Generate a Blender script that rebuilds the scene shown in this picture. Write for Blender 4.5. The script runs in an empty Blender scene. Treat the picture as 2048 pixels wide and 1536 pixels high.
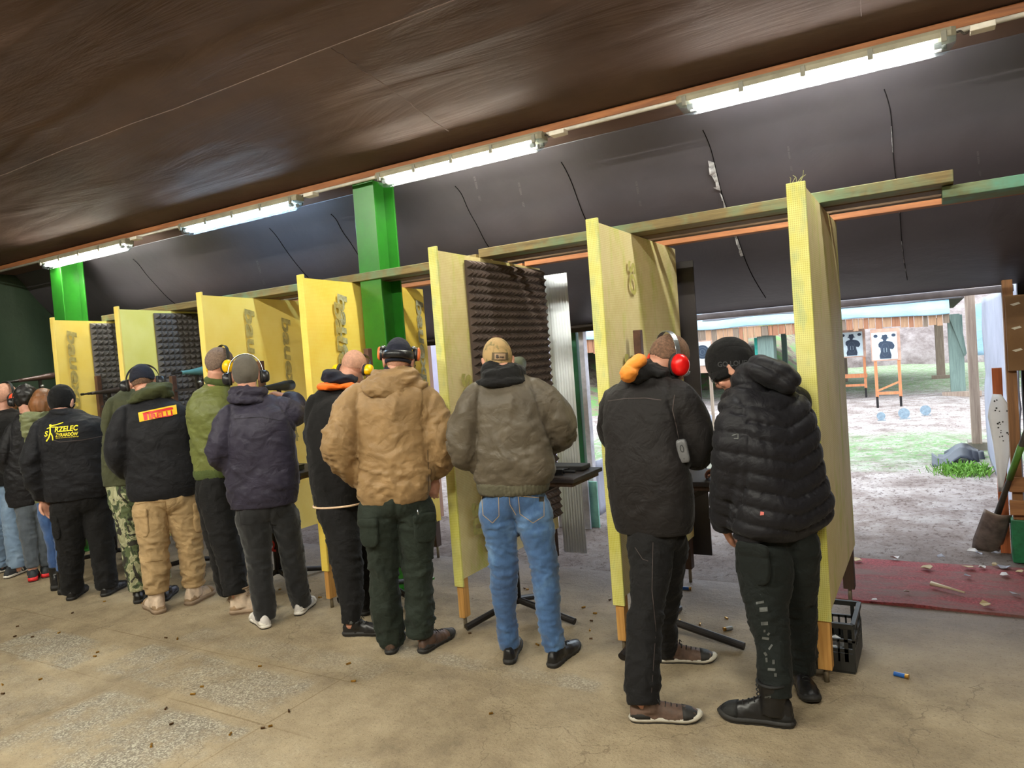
import bpy, bmesh, math, random
import numpy as np
from mathutils import Vector, Matrix
from mathutils.bvhtree import BVHTree
R = random.Random(7)
COL = bpy.context.scene.collection
# ------------------------------------------------------------------ camera model (2048x1536)
CAM_H = 1.68
F = 1444.8
_a = np.array([-2449.0, -132.0, -F]); _b = np.array([846.0, 118.0, -F])
AX = -_a / np.linalg.norm(_a); AY = _b / np.linalg.norm(_b); AZ = np.cross(AX, AY); AY = np.cross(AZ, AX)
CAM = np.array([0, 0, CAM_H])
def ray(px, py):
    d = np.array([px - 1024.0, -(py - 768.0), -F]); return np.array([d @ AX, d @ AY, d @ AZ])
def gp(px, py, z=0.0):
    r = ray(px, py); return CAM + r * ((z - CAM_H) / r[2])
def yp(px, py, y):
    r = ray(px, py); return CAM + r * (y / r[1])
def xp(px, py, x):
    r = ray(px, py); return CAM + r * (x / r[0])
def at(px, py, dist):
    r = ray(px, py); return CAM + r * (dist / math.hypot(r[0], r[1]))
def mpp(p):     # metres per pixel at a point
    c = (np.array(p) - CAM); return (c @ (-np.array([AX[2], AY[2], AZ[2]]))) / F
def pixdir(p):
    v = np.array(p) - CAM; v[2] = 0; return v / np.linalg.norm(v)
def hdist(p): return math.hypot(p[0], p[1])

# ------------------------------------------------------------------ materials
def lin(c):
    return tuple(((x / 255) / 12.92 if x / 255 <= .04045 else ((x / 255 + .055) / 1.055) ** 2.4) for x in c[:3])
class NT:
    def __init__(s, name):
        s.m = bpy.data.materials.new(name); s.m.use_nodes = True; s.t = s.m.node_tree
        s.b = s.t.nodes['Principled BSDF']; s.out = s.t.nodes['Material Output']
    def n(s, typ, **kw):
        x = s.t.nodes.new(typ)
        for k, v in kw.items():
            if k in x.inputs.keys(): x.inputs[k].default_value = v
            else: setattr(x, k, v)
        return x
    def l(s, a, b): s.t.links.new(a, b)
    def coord(s, kind='Object', scale=(1, 1, 1)):
        tc = s.n('ShaderNodeTexCoord'); mp = s.n('ShaderNodeMapping'); mp.inputs['Scale'].default_value = scale
        s.l(tc.outputs[kind], mp.inputs[0]); return mp.outputs[0]
    def noise(s, co, scale, detail=4, rough=.6, dist=0):
        x = s.n('ShaderNodeTexNoise', Scale=scale, Detail=detail, Roughness=rough, Distortion=dist); s.l(co, x.inputs['Vector']); return x.outputs['Fac']
    def ramp(s, fac, stops, interp='LINEAR'):
        x = s.n('ShaderNodeValToRGB'); e = x.color_ramp.elements; x.color_ramp.interpolation = interp
        while len(e) < len(stops): e.new(.5)
        for i, (p, c) in enumerate(stops):
            e[i].position = p; e[i].color = (*((c, c, c) if isinstance(c, (int, float)) else lin(c)), 1)
        s.l(fac, x.inputs[0]); return x.outputs[0]
    def mix(s, fac, a, b, mode='MIX'):
        x = s.n('ShaderNodeMix'); x.data_type = 'RGBA'; x.blend_type = mode
        for i, v in ((0, fac), (6, a), (7, b)):
            if hasattr(v, 'is_linked') or hasattr(v, 'links'): s.l(v, x.inputs[i])
            elif i == 0: x.inputs[0].default_value = v
            else: x.inputs[i].default_value = (*lin(v), 1)
        return x.outputs[2]
    def math(s, op, a, b=0.0, c=None):
        x = s.n('ShaderNodeMath', operation=op)
        for i, v in ((0, a), (1, b), (2, c)):
            if v is None: continue
            if hasattr(v, 'links'): s.l(v, x.inputs[i])
            else: x.inputs[i].default_value = v
        return x.outputs[0]
    def bump(s, h, strength=.3, dist=.01, prev=None):
        x = s.n('ShaderNodeBump', Strength=strength, Distance=dist); s.l(h, x.inputs['Height'])
        if prev is not None: s.l(prev, x.inputs['Normal'])
        return x.outputs[0]
def M(name, col, rough=.6, metal=0.0, var=.15, vs=6, bump=.0, bs=80, bd=.003, col2=None, spec=None, sheen=0, vstretch=(1, 1, 1), coat=0):
    t = NT(name); co = t.coord(scale=vstretch)
    c2 = col2 or tuple(max(0, x * (1 - var)) for x in col); c1 = col if col2 else tuple(min(255, x * (1 + var * .6)) for x in col)
    f = t.noise(co, vs, 5, .65)
    c = t.ramp(f, [(.3, c2), (.7, c1)]); t.l(c, t.b.inputs['Base Color'])
    t.b.inputs['Roughness'].default_value = rough; t.b.inputs['Metallic'].default_value = metal
    if spec is not None: t.b.inputs['Specular IOR Level'].default_value = spec
    if sheen: t.b.inputs['Sheen Weight'].default_value = sheen
    if coat: t.b.inputs['Coat Weight'].default_value = coat
    if bump:
        t.l(t.bump(t.noise(co, bs, 3, .6), bump, bd), t.b.inputs['Normal'])
    return t.m
def cloth(name, col, rough=.75, var=.12, sheen=.04, bump=.25, fold=.55, fs=9, spec=.3, k0=.35):
    sheen = min(sheen, .06)
    t = NT(name); co = t.coord()
    f = t.noise(co, 5, 5, .65)
    t.l(t.ramp(f, [(.3, tuple(x * (1 - var) for x in col)), (.72, tuple(min(255, x * (1 + var * .6)) for x in col))]), t.b.inputs['Base Color'])
    t.b.inputs['Roughness'].default_value = rough; t.b.inputs['Sheen Weight'].default_value = sheen; t.b.inputs['Specular IOR Level'].default_value = spec
    b0 = t.noise(t.coord(scale=(1, 1, 1.7)), fs * .6, 2, .5, 1.2); b0 = t.math('ABSOLUTE', t.math('SUBTRACT', b0, .5)); b0 = t.math('POWER', t.math('MULTIPLY', b0, 4.0), .6)
    b1 = t.bump(b0, fold * k0, .012, t.bump(t.noise(co, fs, 3, .5, 1.2), fold, .02))
    b2 = t.bump(t.noise(co, 420, 2, .5), bump, .001, b1)
    t.l(b2, t.b.inputs['Normal']); return t.m
# ------------------------------------------------------------------ mesh helpers
def norm(v):
    v = np.array(v, float); return v / (np.linalg.norm(v) + 1e-12)
def smoothpts(P, sub=6):
    P = [np.array(p, float) for p in P]
    if len(P) < 3: sub_ = sub
    out = []; n = len(P)
    for i in range(n - 1):
        p0 = P[max(i - 1, 0)]; p1 = P[i]; p2 = P[i + 1]; p3 = P[min(i + 2, n - 1)]
        for k in range(sub):
            t = k / sub
            out.append(.5 * ((2 * p1) + (-p0 + p2) * t + (2 * p0 - 5 * p1 + 4 * p2 - p3) * t * t + (-p0 + 3 * p1 - 3 * p2 + p3) * t ** 3))
    out.append(P[-1]); return out
class MB:
    def __init__(s): s.v = []; s.f = []; s.mi = []; s.axes = []
    def add(s, V, Fc, mi=0):
        o = len(s.v); s.v += [tuple(map(float, p)) for p in V]; s.f += [tuple(i + o for i in f) for f in Fc]; s.mi += [mi] * len(Fc); return s
    def box(s, a, b, mi=0):
        x0, y0, z0 = a; x1, y1, z1 = b
        V = [(x0, y0, z0), (x1, y0, z0), (x1, y1, z0), (x0, y1, z0), (x0, y0, z1), (x1, y0, z1), (x1, y1, z1), (x0, y1, z1)]
        return s.add(V, [(0, 3, 2, 1), (4, 5, 6, 7), (0, 1, 5, 4), (1, 2, 6, 5), (2, 3, 7, 6), (3, 0, 4, 7)], mi)
    def bar(s, p, q, w, h, up=(0, 0, 1), mi=0):
        p = np.array(p, float); q = np.array(q, float); d = norm(q - p); r = np.cross(d, up)
        if np.linalg.norm(r) < 1e-4: r = np.cross(d, (0, 1, 0))
        r = norm(r); u = np.cross(r, d)
        V = [c + r * i * w / 2 + u * j * h / 2 for c in (p, q) for (i, j) in ((-1, -1), (1, -1), (1, 1), (-1, 1))]
        return s.add(V, [(0, 1, 2, 3), (7, 6, 5, 4), (0, 4, 5, 1), (1, 5, 6, 2), (2, 6, 7, 3), (3, 7, 4, 0)], mi)
    def rings(s, rs, cap=True, mi=0, closed=False):
        n = len(rs[0]); V = [p for r in rs for p in r]; Fc = []
        m = len(rs)
        for i in range(m if closed else m - 1):
            a = i * n; b = ((i + 1) % m) * n
            for j in range(n): Fc.append((a + j, a + (j + 1) % n, b + (j + 1) % n, b + j))
        if cap and not closed:
            c0 = np.mean(rs[0], axis=0); c1 = np.mean(rs[-1], axis=0); V += [c0, c1]; k = len(V) - 2
            for j in range(n): Fc.append((k, (j + 1) % n, j)); Fc.append((k + 1, (m - 1) * n + j, (m - 1) * n + (j + 1) % n))
        return s.add(V, Fc, mi)
    def tube(s, P, rad, n=12, cap=True, mi=0, sub=1, roundcap=False, flat=1.0, flatdir=None, hot=None, axis=True, amp=1.0):
        P = [np.array(p, float) for p in P]
        rad = list(rad) if hasattr(rad, '__len__') else [rad] * len(P)
        if sub > 1:
            Q = smoothpts([np.append(p, r) for p, r in zip(P, rad)], sub); P = [q[:3] for q in Q]; rad = [max(q[3], 1e-4) for q in Q]
        if roundcap:
            d0 = norm(P[1] - P[0]); d1 = norm(P[-1] - P[-2]); pre = []; post = []
            for k in (80, 60, 35):
                a = math.radians(k); pre.append((P[0] - d0 * rad[0] * math.sin(a) * .8, rad[0] * math.cos(a)))
                post.append((P[-1] + d1 * rad[-1] * math.sin(a) * .8, rad[-1] * math.cos(a)))
            core = list(zip(P, rad)); al = pre + core + post[::-1]; P2 = [a for a, _ in al]; r2 = [b for _, b in al]
        else: P2, r2 = P, rad
        d = norm(P2[1] - P2[0]); u = norm(np.cross(d, (0, 0, 1) if abs(d[2]) < .9 else (0, 1, 0)) if flatdir is None else flatdir)
        rs = []
        for i, p in enumerate(P2):
            d = norm(P2[min(i + 1, len(P2) - 1)] - P2[max(i - 1, 0)]); u = norm(u - d * (u @ d)); w = np.cross(d, u)
            rs.append([p + r2[i] * (math.cos(2 * math.pi * k / n) * u * flat + math.sin(2 * math.pi * k / n) * w) for k in range(n)])
        if axis: s.axes.append((np.array(P), np.array(rad), hot or [(0, 1), (1, 1)], amp))
        return s.rings(rs, cap, mi)
    def blob(s, c, rx, ry, rz, A=None, n=16, m=10, mi=0, axis=False, e=2.0):
        A = np.eye(3) if A is None else np.array(A); c = np.array(c, float); V = []; Fc = []
        for i in range(1, m):
            th = math.pi * i / m
            for k in range(n):
                ph = 2 * math.pi * k / n
                x, y, z = math.sin(th) * math.cos(ph), math.sin(th) * math.sin(ph), math.cos(th)
                if e != 2.0:
                    q = (abs(x) ** e + abs(y) ** e + abs(z) ** e) ** (-1 / e); x, y, z = x * q, y * q, z * q
                V.append(c + A @ np.array([x * rx, y * ry, z * rz]))
        V += [c + A @ np.array([0, 0, rz]), c - A @ np.array([0, 0, rz])]; t = len(V) - 2
        for i in range(m - 2):
            for k in range(n): Fc.append((i * n + k, (i + 1) * n + k, (i + 1) * n + (k + 1) % n, i * n + (k + 1) % n))
        for k in range(n): Fc.append((t, k, (k + 1) % n)); Fc.append((t + 1, (m - 2) * n + (k + 1) % n, (m - 2) * n + k))
        return s.add(V, Fc, mi)
    def mesh(s, name, off=None):
        me = bpy.data.meshes.new(name); V = np.array(s.v, float)
        if off is not None and len(V): V = V - np.array(off)
        me.from_pydata(V.tolist(), [], s.f)
        return me
def worldloc(o):
    v = np.zeros(3)
    while o is not None: v = v + np.array(o.location); o = o.parent
    return v
def finish(name, me, mats, parent=None, smooth=False, loc=None):
    o = bpy.data.objects.new(name, me); COL.objects.link(o)
    for m in (mats if isinstance(mats, (list, tuple)) else [mats]): me.materials.append(m)
    if smooth:
        for p in me.polygons: p.use_smooth = True
    if parent is not None: o.parent = parent
    elif loc is not None: o.location = loc
    return o
def build(mb, name, mats, parent=None, smooth=False, bevel=0, loc=None, recalc=True):
    off = worldloc(parent) if parent is not None else (loc if loc is not None else (0, 0, 0))
    me = mb.mesh(name, off)
    if any(mb.mi):
        me.polygons.foreach_set('material_index', mb.mi)
    if recalc:
        bm = bmesh.new(); bm.from_mesh(me); bmesh.ops.recalc_face_normals(bm, faces=bm.faces); bm.to_mesh(me); bm.free()
    o = finish(name, me, mats, parent, smooth, loc)
    if bevel:
        md = o.modifiers.new('bev', 'BEVEL'); md.width = bevel; md.segments = 2; md.limit_method = 'ANGLE'; md.angle_limit = .6
    if smooth and bevel:
        pass
    return o
def empty(name, loc, label, cat, group=None):
    o = bpy.data.objects.new(name, None); COL.objects.link(o); o.location = tuple(map(float, loc)); o.empty_display_size = .1
    return tag(o, label, cat, group)
def tag(o, label, cat, group=None, kind=None):
    o['label'] = label; o['category'] = cat
    if group: o['group'] = group
    if kind: o['kind'] = kind
    return o
def struct(o): o['kind'] = 'structure'; return o
def vn(p, seed=0):
    p = np.asarray(p, float); i = np.floor(p).astype(np.int64); f = p - i; f = f * f * (3 - 2 * f)
    def h(ix, iy, iz):
        k = (ix * 73856093) ^ (iy * 19349663) ^ (iz * 83492791) ^ (seed * 2654435761)
        k = (k ^ (k >> 13)) * 1274126177 & 0xffffffff; k = k ^ (k >> 16); return (k & 0xffff) / 65535.0
    r = 0
    for a in (0, 1):
        for b in (0, 1):
            for c in (0, 1):
                w = (f[:, 0] if a else 1 - f[:, 0]) * (f[:, 1] if b else 1 - f[:, 1]) * (f[:, 2] if c else 1 - f[:, 2])
                r = r + w * h(i[:, 0] + a, i[:, 1] + b, i[:, 2] + c)
    return r
def remesh(mb, name, voxel, smooth_it=6, disp=None, off=(0, 0, 0)):
    me = mb.mesh(name + '_tmp')
    bm = bmesh.new(); bm.from_mesh(me); bmesh.ops.recalc_face_normals(bm, faces=bm.faces); bm.to_mesh(me); bm.free()
    o = bpy.data.objects.new('tmp', me); COL.objects.link(o)
    md = o.modifiers.new('r', 'REMESH'); md.mode = 'VOXEL'; md.voxel_size = voxel; md.adaptivity = 0
    if smooth_it:
        sm = o.modifiers.new('s', 'SMOOTH'); sm.factor = .5; sm.iterations = smooth_it
    dg = bpy.context.evaluated_depsgraph_get(); dg.update()
    out = bpy.data.meshes.new_from_object(o.evaluated_get(dg)); bpy.data.objects.remove(o); bpy.data.meshes.remove(me)
    out.name = name; n = len(out.vertices)
    co = np.empty(n * 3); out.vertices.foreach_get('co', co); co = co.reshape(-1, 3)
    if disp:
        no = np.empty(n * 3); out.vertices.foreach_get('normal', no); no = no.reshape(-1, 3)
        co = disp(co, no)
    co = co - np.array(off); out.vertices.foreach_set('co', co.ravel()); out.update()
    for p in out.polygons: p.use_smooth = True
    return out
def axis_coords(co, axes):
    best = np.full(len(co), 1e9); second = np.full(len(co), 1e9); S = np.zeros(len(co)); L = np.ones(len(co)); Wt = np.ones(len(co)); Q = np.zeros((len(co), 3)); K = np.zeros(len(co), int); T = np.zeros((len(co), 3))
    for ai, (P, rad, hot, amp) in enumerate(axes):
        mine = np.full(len(co), 1e9); prev = best.copy()
        seg = np.linalg.norm(P[1:] - P[:-1], axis=1); cum = np.concatenate([[0], np.cumsum(seg)]); tot = cum[-1] + 1e-9
        hx = [h[0] for h in hot]; hy = [h[1] for h in hot]
        for i in range(len(P) - 1):
            d = P[i + 1] - P[i]; l2 = d @ d + 1e-12; t = np.clip(((co - P[i]) @ d) / l2, 0, 1); c = P[i] + t[:, None] * d
            q = co - c; dist = np.linalg.norm(q, axis=1) - (rad[i] * (1 - t) + rad[i + 1] * t)
            mine = np.minimum(mine, dist); m = dist < best; s = cum[i] + t * seg[i]
            best[m] = dist[m]; S[m] = s[m]; Q[m] = q[m]; K[m] = ai; L[m] = tot; T[m] = d / math.sqrt(l2)
            Wt[m] = (np.interp(s / tot, hx, hy) * amp)[m]
        second = np.where(mine < prev, np.minimum(second, prev), np.minimum(second, mine))
    axis_coords.gap = second - best
    return S, L, Wt, Q, K, T
def wrinkler(axes, amp=.006, freq=22, seed=1, low=.006, qf=7, tk=3.0):
    def f(co, no):
        S, L, W, Q, K, T = axis_coords(co, axes)
        lowv = np.stack([co[:, 0] * 5, co[:, 1] * 5, co[:, 2] * 5], 1); w1 = vn(lowv, seed) - .5
        warp = (vn(co * 3.2, seed + 5) - .5) * 3.0
        tilt = (Q[:, 0] * AX[0] + Q[:, 1] * AX[1]) * tk * 3.0 * np.sign(np.sin(S * 9 + K * 2 + 1))
        n1 = vn(np.stack([S * freq + warp + tilt, Q[:, 0] * qf + K * 9.1, Q[:, 1] * qf + Q[:, 2] * 2], 1), seed + 1)
        n2 = vn(np.stack([S * freq * 2.1 + warp * 2 - tilt, Q[:, 0] * qf * 1.7 + K * 5.1, Q[:, 1] * qf * 1.7], 1), seed + 2)
        n1 = np.clip((n1 - .18) / .64, 0, 1); n2 = np.clip((n2 - .15) / .7, 0, 1)
        r1 = (1 - np.abs(2 * n1 - 1)) ** 1.3; r2 = (1 - np.abs(2 * n2 - 1)) ** 1.5
        n3 = vn(np.stack([S * freq * .55 + warp * 1.3 + 1.6 * tilt, Q[:, 0] * 4 + K * 3.3, Q[:, 1] * 4 + 9], 1), seed + 8); r3 = (1 - np.abs(2 * np.clip((n3 - .2) / .6, 0, 1) - 1)) ** 1.2
        edge = np.where(K == 0, np.clip((L - S) / .06, .12, 1), np.clip((L - S) / .03, .3, 1))
        gap = axis_coords.gap; d = -.009 * np.exp(-(gap / .010) ** 2) + edge * amp * (W * (1.15 * (r1 - .4) + .6 * (r2 - .35)) + .9 * (r3 - .45)) + edge * low * w1
        return co + no * d[:, None]
    return f
# ------------------------------------------------------------------ text
def textmesh(s, bold=0.0, shear=0.0, spacing=1.0):
    cu = bpy.data.curves.new('t', 'FONT'); cu.body = s; cu.align_x = 'CENTER'; cu.align_y = 'CENTER'; cu.size = 1.0; cu.offset = bold; cu.shear = shear; cu.space_character = spacing; cu.resolution_u = 3
    o = bpy.data.objects.new('t', cu); COL.objects.link(o); dg = bpy.context.evaluated_depsgraph_get(); dg.update()
    me = bpy.data.meshes.new_from_object(o.evaluated_get(dg)); bpy.data.objects.remove(o)
    V = [(v.co.x, v.co.y) for v in me.vertices]; Fc = [tuple(p.vertices) for p in me.polygons]; bpy.data.meshes.remove(me)
    V = np.array(V); w = V[:, 0].max() - V[:, 0].min(); V[:, 0] -= (V[:, 0].max() + V[:, 0].min()) / 2; V[:, 1] -= (V[:, 1].max() + V[:, 1].min()) / 2
    return V, Fc, w
def flat_text(s, origin, u, v, height, mat, name, parent, bold=.02, shear=0, width=None, off=.002, nrm=None):
    V, Fc, w = textmesh(s, bold, shear); h = V[:, 1].max() - V[:, 1].min(); k = height / h; kx = (width / w) if width else k
    u = norm(u); v = norm(v); n = norm(np.cross(u, v)) if nrm is None else norm(nrm)
    mb = MB(); mb.add([np.array(origin) + u * a * kx + v * b * k + n * off for a, b in V], Fc)
    return build(mb, name, mat, parent, recalc=False)
def poly2(pts): return (np.array(pts, float), [tuple(range(len(pts)))])
def decal(items, targets, mat, name, parent, center, ang, off=.004, sub=2):
    """items: list of (V(n,2) in pixels about centre, faces); lays the print on the target's surface"""
    trees = []
    for t in targets:
        w = worldloc(t); trees.append(BVHTree.FromPolygons([tuple(np.array(v.co) + w) for v in t.data.vertices], [tuple(p.vertices) for p in t.data.polygons]))
    ca, sa = math.cos(math.radians(ang)), math.sin(math.radians(ang)); mb = MB()
    for V, Fc in items:
        me = bpy.data.meshes.new('d'); me.from_pydata([(a, b, 0) for a, b in V], [], Fc); bm = bmesh.new(); bm.from_mesh(me)
        bmesh.ops.triangulate(bm, faces=bm.faces)
        for _ in range(sub):
            ed = [e for e in bm.edges if e.calc_length() > 4]
            if ed: bmesh.ops.subdivide_edges(bm, edges=ed, cuts=1); bmesh.ops.triangulate(bm, faces=[f for f in bm.faces if len(f.verts) > 3])
        bm.verts.index_update(); pts = []; last = None
        for v in bm.verts:
            a, b = v.co.x, v.co.y; px = center[0] + a * ca - b * sa; py = center[1] - (a * sa + b * ca)
            r = norm(ray(px, py)); best = None
            for tr in trees:
                hit = tr.ray_cast(Vector(CAM), Vector(r))
                if hit[0] is not None and (best is None or hit[3] < best): best = hit[3]
            if best is None: best = last if last else 5
            last = best; pts.append(CAM + r * (best - off))
        mb.add(pts, [tuple(v.index for v in f.verts) for f in bm.faces]); bm.free(); bpy.data.meshes.remove(me)
    o = build(mb, name, mat, parent, smooth=True, recalc=False); return o
def text2(s, h, width=None, bold=.02, shear=0, dx=0, dy=0):
    V, Fc, w = textmesh(s, bold, shear); k = h / (V[:, 1].max() - V[:, 1].min()); kx = width / w if width else k
    V = V * np.array([kx, k]) + np.array([dx, dy]); return V, Fc
# ================================================================== SETTING
def net_mat(name, c1, c2, c3=None, weave=345.0, grid=1.0):
    t = NT(name); co = t.coord()
    f = t.noise(co, 2.2, 4, .6); base = t.ramp(f, [(.35, c2), (.65, c1)])
    if c3:
        st = t.coord(scale=(1, 1, .35)); g = t.noise(st, 5.5, 4, .65); base = t.mix(t.ramp(g, [(.52, 0.0), (.68, 1.0)]), base, c3)
    sx = t.n('ShaderNodeSeparateXYZ'); t.l(co, sx.inputs[0])
    hy = t.math('ADD', sx.outputs[1], sx.outputs[0])
    ln = []
    for a, k in ((hy, weave), (sx.outputs[2], weave * .9)):
        w = t.math('SINE', t.math('MULTIPLY', a, k * 2.0)); ln.append(t.math('GREATER_THAN', w, .55))
    g = t.math('MAXIMUM', ln[0], ln[1])
    fine = t.noise(co, 16, 3, .6)
    fac = t.math('MULTIPLY', g, t.math('MULTIPLY', fine, grid))
    base = t.mix(fac, base, tuple(min(255, x * 1.22 + 12) for x in c1))
    t.l(base, t.b.inputs['Base Color']); t.b.inputs['Roughness'].default_value = .62
    t.l(t.bump(t.noise(co, 3.5, 3, .5), .35, .02, t.bump(g, .35 * grid, .002)), t.b.inputs['Normal']); return t.m
def wood(name, c1, c2, rough=.7, axis=0, green=None):
    t = NT(name); sc = [26, 26, 26]; sc[axis] = 1.2; co = t.coord(scale=tuple(sc)); co0 = t.coord()
    f = t.noise(co, 1.6, 6, .7, .6); base = t.ramp(f, [(.3, c2), (.7, c1)])
    if green: base = t.mix(t.ramp(t.noise(co0, 3.5, 4, .6), [(.45, 0.0), (.62, .85)]), base, green)
    t.l(base, t.b.inputs['Base Color']); t.b.inputs['Roughness'].default_value = rough
    t.l(t.bump(f, .5, .003), t.b.inputs['Normal']); return t.m
def emis(name, col, k):
    t = NT(name); t.b.inputs['Base Color'].default_value = (.9, .9, .9, 1)
    t.b.inputs['Emission Color'].default_value = (*lin(col), 1); t.b.inputs['Emission Strength'].default_value = k; return t.m
def clear(name, tint=(230, 240, 245), op=.12, rough=.15, ridge=0):
    t = NT(name); tr = t.n('ShaderNodeBsdfTransparent'); tr.inputs[0].default_value = (*lin(tint), 1)
    t.b.inputs['Base Color'].default_value = (*lin((240, 245, 250)), 1); t.b.inputs['Roughness'].default_value = rough
    mx = t.n('ShaderNodeMixShader'); mx.inputs[0].default_value = op; t.l(tr.outputs[0], mx.inputs[1])
    if ridge:
        tl = t.n('ShaderNodeBsdfTranslucent'); tl.inputs[0].default_value = (.95, .97, 1, 1); m2 = t.n('ShaderNodeMixShader'); m2.inputs[0].default_value = .15; t.l(tl.outputs[0], m2.inputs[1]); t.l(t.b.outputs[0], m2.inputs[2]); t.l(m2.outputs[0], mx.inputs[2])
    else: t.l(t.b.outputs[0], mx.inputs[2]); t.l(mx.outputs[0], t.out.inputs[0])
    if ridge:
        co = t.coord(); w = t.n('ShaderNodeTexWave', Scale=ridge, Distortion=.3); w.bands_direction = 'X'; t.l(co, w.inputs['Vector'])
        t.l(t.math('ADD', t.math('MULTIPLY', t.math('POWER', w.outputs['Fac'], 4.0), .35), op), mx.inputs[0])
    return t.m

# ---- floor
def floor_mat():
    t = NT('concrete_floor'); co = t.coord()
    big = t.noise(co, .9, 5, .65); mid = t.noise(co, 4.5, 6, .7); fine = t.noise(co, 60, 4, .7)
    base = t.ramp(t.math('ADD', t.math('MULTIPLY', big, .55), t.math('MULTIPLY', mid, .45)), [(.36, (120, 106, 85)), (.5, (153, 137, 111)), (.66, (176, 160, 132))])
    sx = t.n('ShaderNodeSeparateXYZ'); t.l(co, sx.inputs[0]); X, Y = sx.outputs[0], sx.outputs[1]
    wob = t.math('MULTIPLY', t.math('SUBTRACT', t.noise(co, 3, 5, .7), .5), .35)
    def rect(x0, x1, y0, y1, soft=.04, wobk=1.0):
        fs = None
        for v, lo, hi in ((X, x0, x1), (Y, y0, y1)):
            for s_, e in ((1, lo), (-1, hi)):
                d = t.math('MULTIPLY', t.math('SUBTRACT', v, e), s_)
                d = t.math('ADD', d, t.math('MULTIPLY', wob, wobk * .35))
                g = t.n('ShaderNodeMapRange'); g.inputs[1].default_value = 0; g.inputs[2].default_value = soft; t.l(d, g.inputs[0])
                fs = g.outputs[0] if fs is None else t.math('MULTIPLY', fs, g.outputs[0])
        return fs
    # cool grey concrete apron near the firing line / outdoors edge
    g = t.n('ShaderNodeMapRange'); g.inputs[1].default_value = 3.6; g.inputs[2].default_value = 5.0; t.l(t.math('ADD', Y, wob), g.inputs[0])
    base = t.mix(t.math('MULTIPLY', g.outputs[0], .8), base, (118, 108, 108))
    # terrazzo slabs
    vo = t.n('ShaderNodeTexVoronoi', Scale=130); t.l(co, vo.inputs['Vector'])
    chips = t.ramp(vo.outputs['Color'], [(.0, (104, 98, 90)), (.5, (136, 128, 114)), (.78, (182, 174, 156)), (1, (202, 194, 176))])
    worn = t.ramp(t.noise(co, 2.6, 6, .75), [(.38, 0.0), (.56, 1.0)])
    for (a, b, c, d, k) in ((-4.07, -2.89, 1.60, 2.24, .9), (-4.5, -2.95, 2.33, 2.76, .75), (-5.6, -4.6, 2.25, 2.66, .85), (-2.86, -1.7, 1.6, 2.24, .25), (-5.3, -4.12, 1.5, 2.2, .35),
                           (-2.9, -1.5, 3.14, 3.32, .55), (-.95, .2, 2.2, 2.9, .35), (-4.4, -2.7, 2.84, 3.1, .35)):
        base = t.mix(t.math('MULTIPLY', t.math('MULTIPLY', rect(a, b, c, d), worn), k), base, chips)
    # slab joints
    dark = None
    for v, pos in ((Y, 2.285), (Y, 1.5), (X, -4.09), (X, -2.875), (X, -5.6), (X, -6.8), (Y, 2.8)):
        d = t.math('ABSOLUTE', t.math('ADD', t.math('SUBTRACT', v, pos), t.math('MULTIPLY', wob, .04)))
        m = t.math('LESS_THAN', d, .005); dark = m if dark is None else t.math('MAXIMUM', dark, m)
    inside = t.n('ShaderNodeMapRange'); inside.inputs[1].default_value = 3.3; inside.inputs[2].default_value = 2.9; t.l(Y, inside.inputs[0])
    inx = t.n('ShaderNodeMapRange'); inx.inputs[1].default_value = -2.4; inx.inputs[2].default_value = -2.9; t.l(X, inx.inputs[0])
    dk = t.math('MULTIPLY', t.math('MULTIPLY', dark, t.math('MULTIPLY', inside.outputs[0], t.math('MULTIPLY', inx.outputs[0], t.ramp(t.noise(co, 1.4, 4, .6), [(.42, 0.25), (.58, 1.0)])))), .5)
    base = t.mix(dk, base, (104, 84, 52))
    # cracks
    cv = t.n('ShaderNodeTexVoronoi', Scale=.8); cv.feature = 'DISTANCE_TO_EDGE'; dco = t.n('ShaderNodeVectorMath', operation='ADD'); t.l(co, dco.inputs[0])
    nn = t.n('ShaderNodeTexNoise', Scale=4, Detail=5); t.l(co, nn.inputs['Vector']); sc = t.n('ShaderNodeVectorMath', operation='SCALE'); sc.inputs['Scale'].default_value = .45; t.l(nn.outputs['Color'], sc.inputs[0]); t.l(sc.outputs[0], dco.inputs[1]); t.l(dco.outputs[0], cv.inputs['Vector'])
    base = t.mix(t.math('MULTIPLY', t.math('LESS_THAN', cv.outputs['Distance'], .0022), .35), base, (70, 58, 44))
    # grit
    gr = t.ramp(t.noise(co, 150, 2, .5), [(.66, 0.0), (.74, 1.0)]); base = t.mix(t.math('MULTIPLY', gr, .35), base, (205, 195, 172))
    gr2 = t.ramp(t.noise(co, 70, 4, .7), [(.32, 1.0), (.44, 0.0)]); base = t.mix(t.math('MULTIPLY', gr2, .55), base, (82, 68, 50))
    t.l(base, t.b.inputs['Base Color']); t.b.inputs['Roughness'].default_value = .82; t.b.inputs['Specular IOR Level'].default_value = .3
    t.l(t.bump(mid, .8, .025, t.bump(fine, .6, .006)), t.b.inputs['Normal']); return t.m
mb = MB(); mb.box((-9.4, -3.1, -.2), (4.1, 5.0, 0)); struct(build(mb, 'floor', floor_mat()))
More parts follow.
